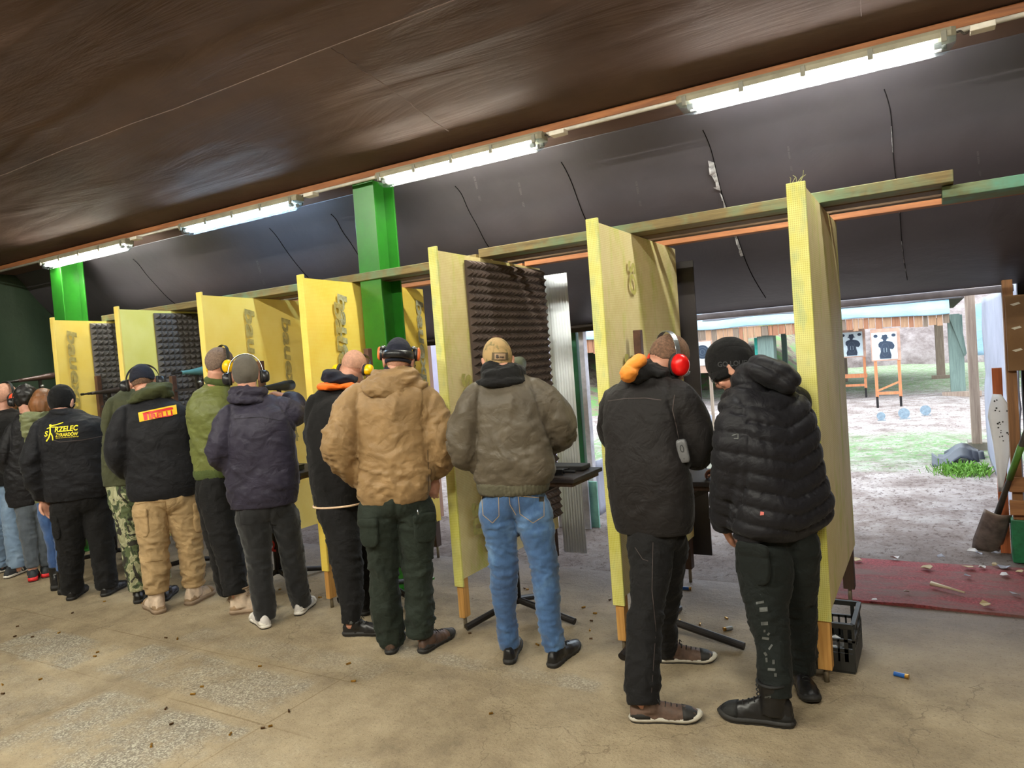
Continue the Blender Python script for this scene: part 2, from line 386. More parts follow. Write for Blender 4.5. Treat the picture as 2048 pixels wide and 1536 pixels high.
# earth outside
def earth_mat():
    t = NT('sandy_ground'); co = t.coord()
    f = t.noise(co, 2.2, 8, .75); base = t.ramp(f, [(.3, (112, 92, 84)), (.45, (166, 150, 142)), (.6, (202, 190, 184)), (.75, (222, 214, 210))])
    chips = t.ramp(t.noise(t.coord(scale=(1, .6, 1)), 26, 4, .7), [(.36, 1.0), (.46, 0.0)]); base = t.mix(t.math('MULTIPLY', chips, .78), base, (84, 58, 50))
    sx = t.n('ShaderNodeSeparateXYZ'); t.l(co, sx.inputs[0]); Y = sx.outputs[1]; X = sx.outputs[0]
    wob = t.math('MULTIPLY', t.math('SUBTRACT', t.noise(co, .7, 6, .7), .5), 3.2)
    yy = t.math('ADD', Y, wob)
    def band(a, b, c, d):
        m1 = t.n('ShaderNodeMapRange'); m1.inputs[1].default_value = a; m1.inputs[2].default_value = b; t.l(yy, m1.inputs[0])
        m2 = t.n('ShaderNodeMapRange'); m2.inputs[1].default_value = d; m2.inputs[2].default_value = c; t.l(yy, m2.inputs[0]); return t.math('MULTIPLY', m1.outputs[0], m2.outputs[0])
    gnoise = t.ramp(t.noise(co, 9, 7, .8), [(.4, 0.0), (.58, 1.0)])
    gr = t.math('MULTIPLY', t.math('MAXIMUM', band(9.6, 10.6, 12.2, 13.6), band(20.5, 23, 60, 80)), gnoise)
    base = t.mix(t.math('MULTIPLY', gr, .85), base, (104, 156, 78))
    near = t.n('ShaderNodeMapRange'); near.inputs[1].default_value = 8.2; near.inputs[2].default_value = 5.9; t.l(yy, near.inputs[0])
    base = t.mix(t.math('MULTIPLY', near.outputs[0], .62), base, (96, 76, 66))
    t.l(base, t.b.inputs['Base Color']); t.b.inputs['Roughness'].default_value = .95
    t.l(t.bump(t.noise(co, 7, 8, .8), 1.0, .06), t.b.inputs['Normal']); return t.m
EARTH = earth_mat()
nx, ny = 110, 170; xs = np.linspace(-45, 25, nx); ys = 5.0 + 75 * np.linspace(0, 1, ny) ** 2
XX, YY = np.meshgrid(xs, ys); P = np.stack([XX.ravel(), YY.ravel(), np.zeros(nx * ny)], 1)
hz = (vn(P * .9, 3) - .5) * .10 + (vn(P * 3.1, 4) - .5) * .05
hz *= np.clip((P[:, 1] - 5.6) / 1.5, 0, 1); P[:, 2] = hz - .012
mb = MB(); mb.add(P, [(j * nx + i, j * nx + i + 1, (j + 1) * nx + i + 1, (j + 1) * nx + i) for j in range(ny - 1) for i in range(nx - 1)])
struct(build(mb, 'ground', EARTH, smooth=True, recalc=False))
# ---- red granulate mat strip
t = NT('red_rubber'); co = t.coord(); f = t.noise(co, 70, 4, .7); b = t.ramp(f, [(.3, (88, 26, 30)), (.6, (150, 58, 62)), (.8, (190, 108, 106))])
d = t.ramp(t.noise(t.coord(scale=(.5, 1.6, 1)), 2.6, 7, .75), [(.42, 0.0), (.62, .9)]); b = t.mix(d, b, (112, 84, 76)); t.l(b, t.b.inputs['Base Color']); t.b.inputs['Roughness'].default_value = .9
t.l(t.bump(f, .8, .008), t.b.inputs['Normal'])
nx, ny = 60, 16; V = []
for j in range(ny):
    for i in range(nx):
        x = -1.05 + 5.0 * i / (nx - 1); y = 4.85 + .95 * j / (ny - 1); V.append((x, y, 0))
V = np.array(V); V[:, 2] = .012 + .012 * vn(V * 5, 8); V[:, 1] += (vn(V * np.array([2., 0, 0]) + 3, 2) - .5) * .06 * (V[:, 1] > 5.75)
top = len(V); W = V.copy(); W[:, 2] = .001
Fc = [(j * nx + i, j * nx + i + 1, (j + 1) * nx + i + 1, (j + 1) * nx + i) for j in range(ny - 1) for i in range(nx - 1)]
edge = [i for i in range(nx)] + [j * nx + nx - 1 for j in range(1, ny)] + [(ny - 1) * nx + i for i in range(nx - 2, -1, -1)] + [j * nx for j in range(ny - 2, 0, -1)]
Fc += [tuple(i + top for i in reversed(f)) for f in Fc[:]]; Fc += [(edge[k], edge[k] + top, edge[(k + 1) % len(edge)] + top, edge[(k + 1) % len(edge)]) for k in range(len(edge))]
mb = MB(); mb.add(np.vstack([V, W]), Fc)
tag(build(mb, 'rubber_mat', t.m, smooth=False), 'red rubber granulate mat strip along the edge of the concrete floor', 'mat')

# ---- dark film ceiling and slanted front
def film(name, col, rough, stretch=(1, 1, 1), k=.5, speck=True):
    t = NT(name); co = t.coord(); f = t.noise(co, 1.1, 5, .6); t.l(t.ramp(f, [(.3, tuple(x * .88 for x in col)), (.7, tuple(x * 1.08 for x in col))]), t.b.inputs['Base Color'])
    t.b.inputs['Roughness'].default_value = rough; t.b.inputs['Specular IOR Level'].default_value = .45
    t.l(t.bump(t.noise(t.coord(scale=stretch), 2.2, 6, .6, .8), k, .05, t.bump(t.noise(co, 260, 2, .5), .12, .001)), t.b.inputs['Normal']); return t.m
FILM_C = film('brown_film', (102, 83, 76), .7, (.22, 1.5, 1), .3); FILM_C.node_tree.nodes['Principled BSDF'].inputs['Specular IOR Level'].default_value = .16
FILM_W = film('charcoal_film', (74, 70, 75), .45, (.6, .6, .6), .2)
def zc(y): return np.where(np.asarray(y) < 4.15, 3.10 + .235 * (4.15 - np.asarray(y)), 3.10 - .04 * (np.asarray(y) - 4.15)) if hasattr(y, '__len__') else (3.10 + .235 * (4.15 - y) if y < 4.15 else 3.10 - .04 * (y - 4.15))
nx, ny = 260, 170; V = []
xs = np.linspace(-9.4, 4.1, nx); ts = np.linspace(0, 1, ny) ** 1.35
XX, TT = np.meshgrid(xs, ts); Y = 4.49 - 7.59 * TT; Z = zc(Y)
P = np.stack([XX.ravel(), Y.ravel(), Z.ravel()], 1)
q = np.stack([P[:, 0] * .55 + .25 * P[:, 1], P[:, 1] * 3.2 + P[:, 0] * .35, P[:, 2] * 0], 1)
r = 1 - np.abs(2 * vn(q, 11) - 1); q2 = np.stack([P[:, 0] * 1.3 - P[:, 1] * .4, P[:, 1] * 9 + P[:, 0] * .8, P[:, 2] * 0], 1); r2 = 1 - np.abs(2 * vn(q2, 12) - 1)
near = np.clip(1 - (4.2 - P[:, 1]) / 2.2, 0, 1)
P[:, 2] += -(.022 * r ** 2 + .012 * near * r2 ** 2) * np.clip((3.9 - P[:, 1]) * 4, 0, 1) + .03 * (vn(P * .8, 6) - .5) * np.clip((3.9 - P[:, 1]) * 2, 0, 1)
mb = MB(); mb.add(P, [(j * nx + i, j * nx + i + 1, (j + 1) * nx + i + 1, (j + 1) * nx + i) for j in range(ny - 1) for i in range(nx - 1)])
o = struct(build(mb, 'ceiling', FILM_C, smooth=True, recalc=False)); md = o.modifiers.new('s', 'SOLIDIFY'); md.thickness = .05; md.offset = -1
# seams of the ceiling film
SEAM = M('seam_dark', (16, 14, 14), 1.0, spec=.0); SEAMW = M('torn_white_film', (170, 168, 170), .6, var=.3, vs=40)
for k, (x0, y0, x1, y1) in enumerate(((-9.3, 2.9, 3.0, 2.9), (-9.3, 1.5, 3.0, 1.5), (-.22, 3.85, -.2, 1.5), (-6.3, 2.9, -6.28, 1.5), (-2.6, 3.85, -2.65, 2.9))):
    pts = [(x0 + (x1 - x0) * i / 30, y0 + (y1 - y0) * i / 30, 0) for i in range(31)]
    pts = [(a + .01 * R.uniform(-1, 1), b + .012 * R.uniform(-1, 1), zc(b) - .03) for a, b, _ in pts]
    mb = MB(); mb.tube(pts, .003, 5); struct(build(mb, 'trim_%d' % (k + 1), FILM_C, smooth=True))
PROF = [(4.47, 3.09), (4.55, 3.0), (4.70, 2.81), (4.90, 2.60), (5.14, 2.43), (5.36, 2.29), (5.65, 2.15), (6.0, 2.02), (6.3, 1.93)]
PS = smoothpts([(a, b, 0) for a, b in PROF], 5)
nx = 200; xs = np.linspace(-9.4, 4.1, nx); V = []
for p in PS:
    for x in xs: V.append((x, p[0], p[1]))
V = np.array(V); wv = (vn(np.stack([V[:, 0] * 1.1, V[:, 2] * 1.6, V[:, 0] * 0], 1), 21) - .5) * .05; lim = np.clip((V[:, 2] - 1.95) * 3, 0, 1) * np.clip((3.0 - V[:, 2]) * 4, 0, 1)
V[:, 1] += wv * lim
mb = MB(); n = len(PS); mb.add(V, [(j * nx + i, (j + 1) * nx + i, (j + 1) * nx + i + 1, j * nx + i + 1) for j in range(n - 1) for i in range(nx - 1)])
o = struct(build(mb, 'wall_front', FILM_W, smooth=True, recalc=False)); md = o.modifiers.new('s', 'SOLIDIFY'); md.thickness = .03; md.offset = -1
def py_(z):
    for i in range(len(PS) - 1):
        if PS[i][1] >= z >= PS[i + 1][1]:
            f = (PS[i][1] - z) / (PS[i][1] - PS[i + 1][1]); return PS[i][0] + f * (PS[i + 1][0] - PS[i][0])
    return 4.48
idx = 6
WTREE = None
for (x, z0, z1, white) in ((-1.16, 2.99, 2.0, 1), (-2.14, 2.99, 2.0, 0), (-5.05, 2.99, 2.3, 0), (-.16, 2.99, 2.02, 2), (-3.03, 2.99, 2.5, 0), (-4.3, 2.99, 2.6, 0), (-7.1, 2.99, 2.5, 0)):
    mb = MB(); pts = []
    for i in range(40):
        z = z0 + (z1 - z0) * i / 39; xx = x + .003 * math.sin(i * .35) + .02 * (max(0, 6 - i) / 6) ** 2 * -1; yy = py_(z)
        yy += float((vn(np.array([[xx * 1.1, z * 1.6, 0]]), 21)[0] - .5) * .05 * min(1, max(0, (z - 1.95) * 3)) * min(1, max(0, (3.0 - z) * 4)))
        pts.append((xx, yy - .004, z))
    mb.tube(pts, .0028, 5); struct(build(mb, 'trim_%d' % idx, SEAM if white != 2 else M('seam_grey', (40, 38, 40), 1.0, spec=.05), smooth=True)); idx += 1
    if white:
        rr = random.Random(4 + white)
        for (a, b), wh in zip((((7, 13), .035), ((14, 17), .012), ((18, 28), .016)) if white == 1 else (((7, 12), .004), ((17, 24), .003), ((30, 39), .004)), ('uppermost', 'middle', 'lowest')):
            mb = MB()
            for i in range(a[0], a[1]):
                p = np.array(pts[i]); q = np.array(pts[min(i + 1, 39)]); w0 = b * rr.uniform(.5, 1.3); w1 = b * rr.uniform(.4, 1.2)
                o0 = np.array([0, -.012, 0]); mb.add([p + o0, q + o0, q + o0 + [-w1, -.008, rr.uniform(-.01, .01)], p + o0 + [-w0, -.008, rr.uniform(-.01, .02)]], [(0, 1, 2, 3)])
            tag(build(mb, 'torn_film_edge', SEAMW, recalc=False), '%s torn white film edge on the black film seam above the two nearest partitions' % wh if white == 1 else '%s thin white scuff on the rightmost seam of the black film' % wh, 'film')
# printed marks on the film (tiny white roll markings)
PRN = M('white_print', (112, 110, 112), .9, spec=.1)
trees_w = bpy.data.objects['wall_front']
for i, (px, py, an) in enumerate(((1580, 320, -82), (1277, 390, -80), (1043, 392, -78), (955, 380, -76), (1958, 330, -84), (522, 548, -72))):
    fs = []
    for s, dx in (('K95 3200A', -18), ('1337', 22)):
        fs.append(text2(s, 4.2, dx=dx * .8))
    o = decal(fs, [trees_w], PRN, 'film_print', trees_w, (px, py), an, .006, 0)
mb = MB(); mb.box((-9.3, 6.27, 1.87), (-2.0, 6.335, 2.03)); struct(build(mb, 'trim_40', M('lintel_dark', (58, 48, 46), .7)))
# walls
WALL_D = film('dark_green_tarpaulin', (60, 78, 60), .5, (.5, .5, .35), .35)
def wavy(name, fn, nu, nv, mat, thick=.03):
    mb = MB(); V = [fn(i / (nu - 1), j / (nv - 1)) for j in range(nv) for i in range(nu)]
    mb.add(V, [(j * nu + i, j * nu + i + 1, (j + 1) * nu + i + 1, (j + 1) * nu + i) for j in range(nv - 1) for i in range(nu - 1)])
    o = build(mb, name, mat, smooth=True, recalc=False); md = o.modifiers.new('s', 'SOLIDIFY'); md.thickness = thick; md.offset = 0; return o
def lw(u, v):
    y = -3.1 + 10 * u; z = 5.1 * v; zt = zc(min(y, 4.4)) + .02 
    z = zt * v
    return (-9.35 + .10 * (float(vn(np.array([[y * 1.3 + v * 1.2, v * 2, 0]]), 5)[0]) - .5) + .03 * math.sin(y * 9 + v * 5), y, z)
struct(wavy('wall_left', lw, 90, 30, WALL_D))
mb = MB(); mb.box((-9.4, -3.2, 0), (4.1, -3.1, 5.1)); struct(build(mb, 'wall_back', M('grey_render', (120, 112, 102), .9, bump=.3)))
mb = MB(); mb.box((4.0, -3.1, 0), (4.1, 6.4, 5.1)); struct(build(mb, 'wall_right', M('brown_boarding', (92, 74, 60), .9)))
mb = MB(); mb.box((.52, 6.32, -.02), (4.0, 6.4, 1.98)); struct(build(mb, 'wall_range_side', M('dark_board', (38, 34, 32), .9)))
# timber strip and conduit along the ceiling edge
WOOD_O = wood('raw_orange_wood', (176, 112, 66), (118, 70, 40)); WOOD_G = wood('weathered_green_wood', (142, 122, 74), (84, 70, 42), green=(104, 128, 96))
WOOD_P = wood('pine', (222, 172, 98), (184, 128, 62), axis=2); WOOD_D = wood('dark_wood', (92, 66, 50), (52, 38, 32), axis=2)
mb = MB(); mb.box((-9.3, 4.09, 3.06), (4.0, 4.165, 3.105)); tag(build(mb, 'ceiling_batten', WOOD_O, bevel=.003), 'long orange timber batten where the ceiling film meets the slanted black film', 'batten')
mb = MB(); mb.tube([(-9.2, 4.085, 3.045), (4.0, 4.085, 3.045)], .012, 10); tag(build(mb, 'cable_conduit', M('white_plastic', (205, 198, 186), .45), smooth=True), 'long white plastic conduit running between the ceiling lights', 'conduit')

# ---- luminaires
HOUS = M('luminaire_grey', (150, 143, 122), .55); CLIP = M('clip_grey', (120, 116, 100), .45); COVER = clear('clear_cover', op=.05); METC = M('lamp_socket', (190, 190, 190), .4)
def lamp(x0, x1, y, z, label, col, k, ntube=2, hot=(255, 255, 255), tilt=0):
    e = empty('ceiling_light', ((x0 + x1) / 2, y, z), label, 'lamp', 'fluorescent ceiling lights' )
    mb = MB(); prof = [(-.055, .0), (-.06, .025), (-.045, .045), (.045, .045), (.06, .025), (.055, .0)]
    rs = [[np.array([x, y + a * s_, z + b]) for a, b in prof] for x, s_ in ((x0, .7), (x0 + .02, 1), (x1 - .02, 1), (x1, .7))]
    mb.rings(rs); build(mb, 'housing', HOUS, e, bevel=.002)
    mb = MB(); prof = [(.052, 0), (.05, -.03), (.032, -.055), (0, -.062), (-.032, -.055), (-.05, -.03), (-.052, 0)]
    rs = [[np.array([x, y + a * s_, z + b * s2]) for a, b in prof] for x, s_, s2 in ((x0, .8, .15), (x0 + .03, .95, .8), (x0 + .06, 1, 1), (x1 - .06, 1, 1), (x1 - .03, .95, .8), (x1, .8, .15))]
    mb.rings(rs, cap=False); build(mb, 'cover', COVER, e, smooth=True)
    for j in range(ntube):
        yy = y + (.024 if ntube == 2 else 0) * (1 if j else -1)
        mb = MB(); mb.tube([(x0 + .09, yy, z - .024), (x1 - .09, yy, z - .024)], .012, 10)
        build(mb, 'tube', emis('tube_light_%s_%.0f' % ('%d' % col[2], k), col, k), e, smooth=True)
        for a, b_ in ((x0 + .06, x0 + .092), (x1 - .092, x1 - .06)): mb = MB(); mb.tube([(a, yy, z - .024), (b_, yy, z - .024)], .015, 10); build(mb, 'socket', METC, e)
    for i in range(5):
        x = x0 + .05 + (x1 - x0 - .1) * i / 4
        for sgn in (-1, 1):
            mb = MB(); mb.box((x - .012, y + sgn * .058 - .006, z - .022), (x + .012, y + sgn * .058 + .006, z + .03)); build(mb, 'clip', CLIP, e, bevel=.002)
    return e
WARM = (255, 243, 224); COOL = (196, 226, 255); NEUT = (255, 246, 236)
LK = 150
lamp(-1.177, .147, 4.05, 3.004, 'ceiling light nearest the camera, a pair of lit white tubes in a grey housing', NEUT, LK)
lamp(-3.36, -2.02, 4.05, 3.004, 'warm white ceiling light just right of the nearer green pillar top', WARM, LK * 1.15)
lamp(-5.58, -4.145, 4.05, 2.998, 'bluish cold ceiling light between the two green pillars', COOL, LK * .7)
lamp(-7.85, -6.36, 4.05, 2.993, 'farthest ceiling light, lit warm above the far green pillar', WARM, LK * 1.2)
for i, (x, lab) in enumerate(((.25, 'white junction box beside the nearest ceiling light'), (-1.92, 'white junction box between the two nearest ceiling lights'), (-4.02, 'white junction box right of the bluish ceiling light'), (-6.24, 'white junction box right of the farthest ceiling light'))):
    e = empty('junction_box', (x, 4.07, 3.02), lab, 'junction box'); mb = MB(); mb.box((x - .05, 4.01, 3.005), (x + .05, 4.075, 3.033)); build(mb, 'box_body', M('white_box%d' % i, (214, 206, 192), .5), e, bevel=.004)
    mb = MB(); mb.tube([(x - .05, 4.05, 3.02), (x - .07, 4.04, 3.01), (x - .085, 4.05, 3.03), (x - .10, 4.05, 3.03)], .005, 6, sub=4); build(mb, 'cable', M('cable_b%d' % i, (60, 52, 46), .6), e, smooth=True)
# unseen rear row of luminaires, added as fill for backs and near floor
zr = zc(-.4) - .08
for i, x in enumerate((1.2, -1.4, -4.0, -6.6)):
    lamp(x - .75, x + .75, -.4, zr, 'unseen ceiling light added as fill behind the camera, number %s from the right wall' % ('one', 'two', 'three', 'four')[i], (255, 242, 222), LK * 5.2)

# ---- green pillars
GREEN = M('green_paint', (42, 122, 34), .32, var=.12, vs=4, bump=.15, bs=30, coat=.2); GREEN_D = M('dark_green_paint', (24, 84, 52), .4)
for (x, y, lab) in ((-3.6, 4.27, 'nearer green steel pillar beside the tall yellow partition'), (-7.84, 4.27, 'farther green steel pillar standing behind the leftmost yellow partition')):
    e = empty('steel_pillar', (x, y, 0), lab, 'pillar', 'green steel pillars'); w, d = .20, .24; zt = 3.085
    mb = MB(); mb.box((x - w / 2, y - d / 2, 0), (x + w / 2, y - d / 2 + .014, zt)); build(mb, 'flange', GREEN, e, bevel=.002)
    mb = MB(); mb.box((x - w / 2, y + d / 2 - .014, 0), (x + w / 2, y + d / 2, zt)); build(mb, 'flange', GREEN, e, bevel=.002)
    mb = MB(); mb.box((x - .007, y - d / 2 + .012, 0), (x + .007, y + d / 2 - .012, zt)); build(mb, 'web', GREEN, e)
    mb = MB(); mb.box((x - .15, y - .17, 0), (x + .15, y + .17, .015)); build(mb, 'base_plate', GREEN, e)

# ---- partitions
YEL = net_mat('yellow_film', (246, 220, 124), (238, 206, 92), grid=.2)
YELR = net_mat('yellow_net', (248, 216, 104), (242, 202, 72), grid=.5)
PYEL = net_mat('pale_yellow_film', (238, 230, 140), (230, 220, 112), grid=.2)
NETG = net_mat('yellow_green_net', (222, 202, 152), (208, 188, 124), (190, 186, 74), grid=.6)
NETE = net_mat('yellow_green_edge', (214, 206, 132), (204, 196, 62), (146, 170, 124), grid=.7)
FOAM = M('charcoal_foam', (92, 88, 88), .9, var=.12, vs=3); FOAMB = M('brown_charcoal_foam', (84, 70, 64), .9, var=.12, vs=3)
LETT = M('grey_print', (176, 160, 96), .7, var=.25, vs=20); LETT2 = M('blue_grey_print', (172, 168, 134), .7, var=.3, vs=30); LETG = M('faint_green_print', (186, 178, 96), .7, var=.2, vs=20)
PIN = M('metal_pin', (150, 138, 118), .5, .6)
Y0, Y1 = 3.64, 4.98
def foam(e, xf, y0, y1, z0, z1, mat, pitch=.053, h=.037):
    mb = MB(); ny = int((y1 - y0) / pitch); nz = int((z1 - z0) / pitch)
    mb.box((xf, y0, z0), (xf + .014, y0 + ny * pitch, z0 + nz * pitch))
    for j in range(nz):
        for i in range(ny):
            a = y0 + i * pitch; b = z0 + j * pitch; m = (xf + .014 + h + R.uniform(-.003, .003), a + pitch / 2, b + pitch / 2)
            mb.add([(xf + .013, a, b), (xf + .013, a + pitch, b), (xf + .013, a + pitch, b + pitch), (xf + .013, a, b + pitch), m], [(0, 1, 4), (1, 2, 4), (2, 3, 4), (3, 0, 4)])
    return build(mb, 'acoustic_foam', mat, e, recalc=False)
PANELS = []
def partition(x, label, clothm, edgem, ztop=2.39, zb=.32, texts=(), foamspec=None, th=.06, y1=Y1, rear=True, shade=None):
    e = empty('partition', (x, Y0, 0), label, 'partition', 'shooting bay partitions')
    mb = MB(); mb.box((x - th / 2 + .008, Y0 + .004, .07), (x + th / 2 - .008, Y0 + .07, zb + .3)); build(mb, 'front_post', WOOD_P, e, bevel=.003)
    mb = MB(); mb.tube([(x, Y0 + .035, 0), (x, Y0 + .035, .09)], .012, 10); build(mb, 'foot_pin', PIN, e, smooth=True)
    if rear:
        mb = MB(); mb.box((x - th / 2 + .008, y1 - .08, .1), (x + th / 2 - .008, y1 - .01, zb + .3)); build(mb, 'rear_post', WOOD_D, e, bevel=.003)
        mb = MB(); mb.tube([(x, y1 - .045, 0), (x, y1 - .045, .12)], .012, 10); build(mb, 'foot_pin', PIN, e, smooth=True)
    # cloth wrapped board: slightly bulging faces
    n1, n2 = 26, 30; rsx = []
    def pt(sg, u, v):
        y = Y0 + (y1 - Y0) * u; z = zb + (ztop - .022 - .022 * u - zb) * v
        if v > .98: z -= 0
        bul = .010 * math.sin(math.pi * u) * math.sin(math.pi * v) + .006 * (float(vn(np.array([[y * 3, z * 2.5, x]]), 9)[0]) - .5) * math.sin(math.pi * u)
        return (x + sg * (th / 2 + bul), y, z)
    mb = MB()
    for sg in (1, -1):
        V = [pt(sg, i / (n1 - 1), j / (n2 - 1)) for j in range(n2) for i in range(n1)]
        Fc = [(j * n1 + i, j * n1 + i + 1, (j + 1) * n1 + i + 1, (j + 1) * n1 + i) for j in range(n2 - 1) for i in range(n1 - 1)]
        mb.add(V, Fc if sg == 1 else [tuple(reversed(f)) for f in Fc])
    o1 = n1 * n2
    edge = [i for i in range(n1)] + [j * n1 + n1 - 1 for j in range(1, n2)] + [(n2 - 1) * n1 + i for i in range(n1 - 2, -1, -1)] + [j * n1 for j in range(n2 - 2, 0, -1)]
    fs = [];
    for k in range(len(edge)):
        a, b = edge[k], edge[(k + 1) % len(edge)]; fs.append((b, a, a + o1, b + o1))
    mb.f += fs; mb.mi += [0] * len(fs)
    board = build(mb, 'covered_board', clothm, e, smooth=True, recalc=True)
    md = board.modifiers.new('b', 'EDGE_SPLIT'); md.split_angle = .8
    mb = MB(); mb.box((x - th / 2 - .003, Y0 - .006, zb - .05), (x + th / 2 + .003, Y0 + .012, ztop + .004)); build(mb, 'front_edge_wrap', edgem, e, bevel=.004)
    xf = x + th / 2 + .017
    for (s, y, ztxt, hgt, wid, m) in texts:
        flat_text(s, (xf, y, ztxt), (0, 0, -1), (0, 1, 0), hgt, m, 'lettering', board, bold=.035, shear=.12, width=wid, off=.001 + .0015 * (hgt < .125), nrm=(1, 0, 0))
    if foamspec:
        ya, yb, za, zb2, fm = foamspec; foam(e, x + th / 2 + .010, ya, yb, za, zb2, fm)
    PANELS.append((x, ztop)); return e
XA, XB, XC, XD, XE, XF_, XG = -.53, -1.57, -2.64, -3.79, -4.89, -5.99, -7.01
partition(XA, 'partition nearest the camera, yellow-green netting over its board, next to the black puffer jacket', NETG, NETE, th=.08, zb=.36, y1=4.86)
partition(XB, 'yellow-green netted partition with a black sheet behind it, behind the man with red ear muffs', NETG, NETE, th=.065,
          texts=(('SO', 4.06, 2.09, .11, .2, LETG), ('sns', 3.93, 1.48, .16, .34, LETG)))
partition(XC, 'yellow-green netted partition lined with brown-black pyramid foam beside the man in blue jeans', NETG, NETE, th=.06,
          texts=(('su', 3.83, 1.5, .12, .2, LETG), ('su', 3.83, .66, .12, .22, LETG)), foamspec=(3.92, 5.0, .42, 2.345, FOAMB))
partition(XD, 'tall bright yellow partition with doubled vertical lettering left of the nearer green pillar', YELR, YELR, ztop=2.36, th=.055, y1=5.0,
          texts=(('bauexpert', 3.975, 1.70, .13, 1.08, LETT2), ('bauexpert', 3.93, 1.64, .12, 1.08, LETT), ('bauexpert', 4.90, 1.68, .13, 1.08, LETT2)))
partition(XE, 'yellow partition with two columns of vertical lettering behind the man in the olive bomber jacket', YEL, YEL, ztop=2.36, th=.055, y1=5.0,
          texts=(('bauexpert', 4.05, 1.70, .13, 1.08, LETT), ('bauexpert', 4.43, 1.63, .13, 1.08, LETT)))
partition(XF_, 'pale yellow partition without lettering, lined with grey foam, behind the man with the red and yellow back patch', PYEL, YEL, ztop=2.36, th=.055,
          foamspec=(3.95, 5.0, .4, 2.315, FOAM))
partition(XG, 'leftmost yellow partition with vertical lettering and a narrow strip of foam', YEL, YEL, ztop=2.36, th=.055,
          texts=(('bauexpert', 3.765, 1.70, .12, 1.08, LETT),), foamspec=(3.96, 4.98, .4, 2.315, FOAM))
# loose thread tufts on the two nearest tops
for x, lab in ((XA, 'frayed netting threads sticking up from the nearest partition top'), ):
    mb = MB()
    for k in range(7):
        p = np.array([x + R.uniform(-.03, .03), Y0 + R.uniform(0, .03), 2.39]); q = p + [R.uniform(-.03, .05), R.uniform(-.02, .02), R.uniform(.02, .06)]; mb.tube([p, (p + q) / 2 + [.005, 0, .01], q], .0012, 4)
    tag(build(mb, 'netting_threads', M('thread', (190, 190, 130), .7)), lab, 'threads')
# crossbeams lying on the partition tops
def beam(x0, x1, y0, y1, z0, z1, mat, label, g):
    mb = MB(); mb.box((x0, y0, z0), (x1, y1, z1)); tag(build(mb, 'crossbeam', mat, bevel=.004), label, 'beam', g)
TEALW = wood('teal_wood', (120, 132, 96), (90, 92, 58), green=(92, 150, 128)); WOOD_B = wood('brown_wood', (120, 92, 62), (80, 58, 40))
for (x0, x1, dz, nm) in ((-2.62, .11, 0, 'over the three nearest partitions'), (-7.06, -2.64, -.03, 'over the four farther yellow partitions')):
    beam(x0, x1, 4.13, 4.29, 2.362 + dz, 2.42 + dz, WOOD_G, 'front green-brown crossbeam lying ' + nm, 'front crossbeams')
    beam(x0, x1, 4.30, 4.44, 2.358 + dz, 2.40 + dz, WOOD_B, 'dark brown plank just behind the front crossbeam ' + nm, 'middle planks')
    beam(x0, x1 + (0 if dz else 1.3), 4.51, 4.57, 2.355 + dz, 2.375 + dz, WOOD_B, 'thin brown batten between the crossbeams ' + nm, 'thin battens')
    beam(x0, x1 + (0 if dz else 1.3), 4.76, 4.84, 2.350 + dz, 2.405 + dz, WOOD_O, 'rear orange crossbeam ' + nm, 'rear crossbeams')
beam(.06, 1.4, 4.20, 4.44, 2.30, 2.357, TEALW, 'teal-tinted crossbeam leaving the picture at the right edge', 'front crossbeams')
mb = MB(); mb.box((-7.95, 4.45, 2.18), (-7.06, 4.51, 2.26)); tag(build(mb, 'crossbeam', WOOD_O, bevel=.003), 'short orange crossbeam stub reaching left from the leftmost partition', 'beam')

# black hanging sheet and clear strips
mb = MB(); BLK = M('black_sheet', (44, 38, 40), .45, bump=.2, bs=20)
mb.box((-1.66, 5.04, .17), (-1.435, 5.05, 2.26)); tag(build(mb, 'hanging_sheet', BLK), 'tall black sheet hanging behind the second partition from the right', 'sheet')
CLR = clear('clear_corrugated', (235, 240, 250), .10, .35, ridge=16)
mb = MB(); V = []; n = 34
for j in range(2):
    for i in range(n): V.append((-2.63 + .195 * i / (n - 1), 5.08 + .008 * math.sin(i * 1.6), .1 if j == 0 else 2.3))
mb.add(V, [(i, i + 1, n + i + 1, n + i) for i in range(n - 1)])
o = tag(build(mb, 'clear_strip_curtain', CLR, smooth=True, recalc=False), 'clear corrugated plastic strip hanging beside the brown-black foam partition', 'curtain'); md = o.modifiers.new('s', 'SOLIDIFY'); md.thickness = .002

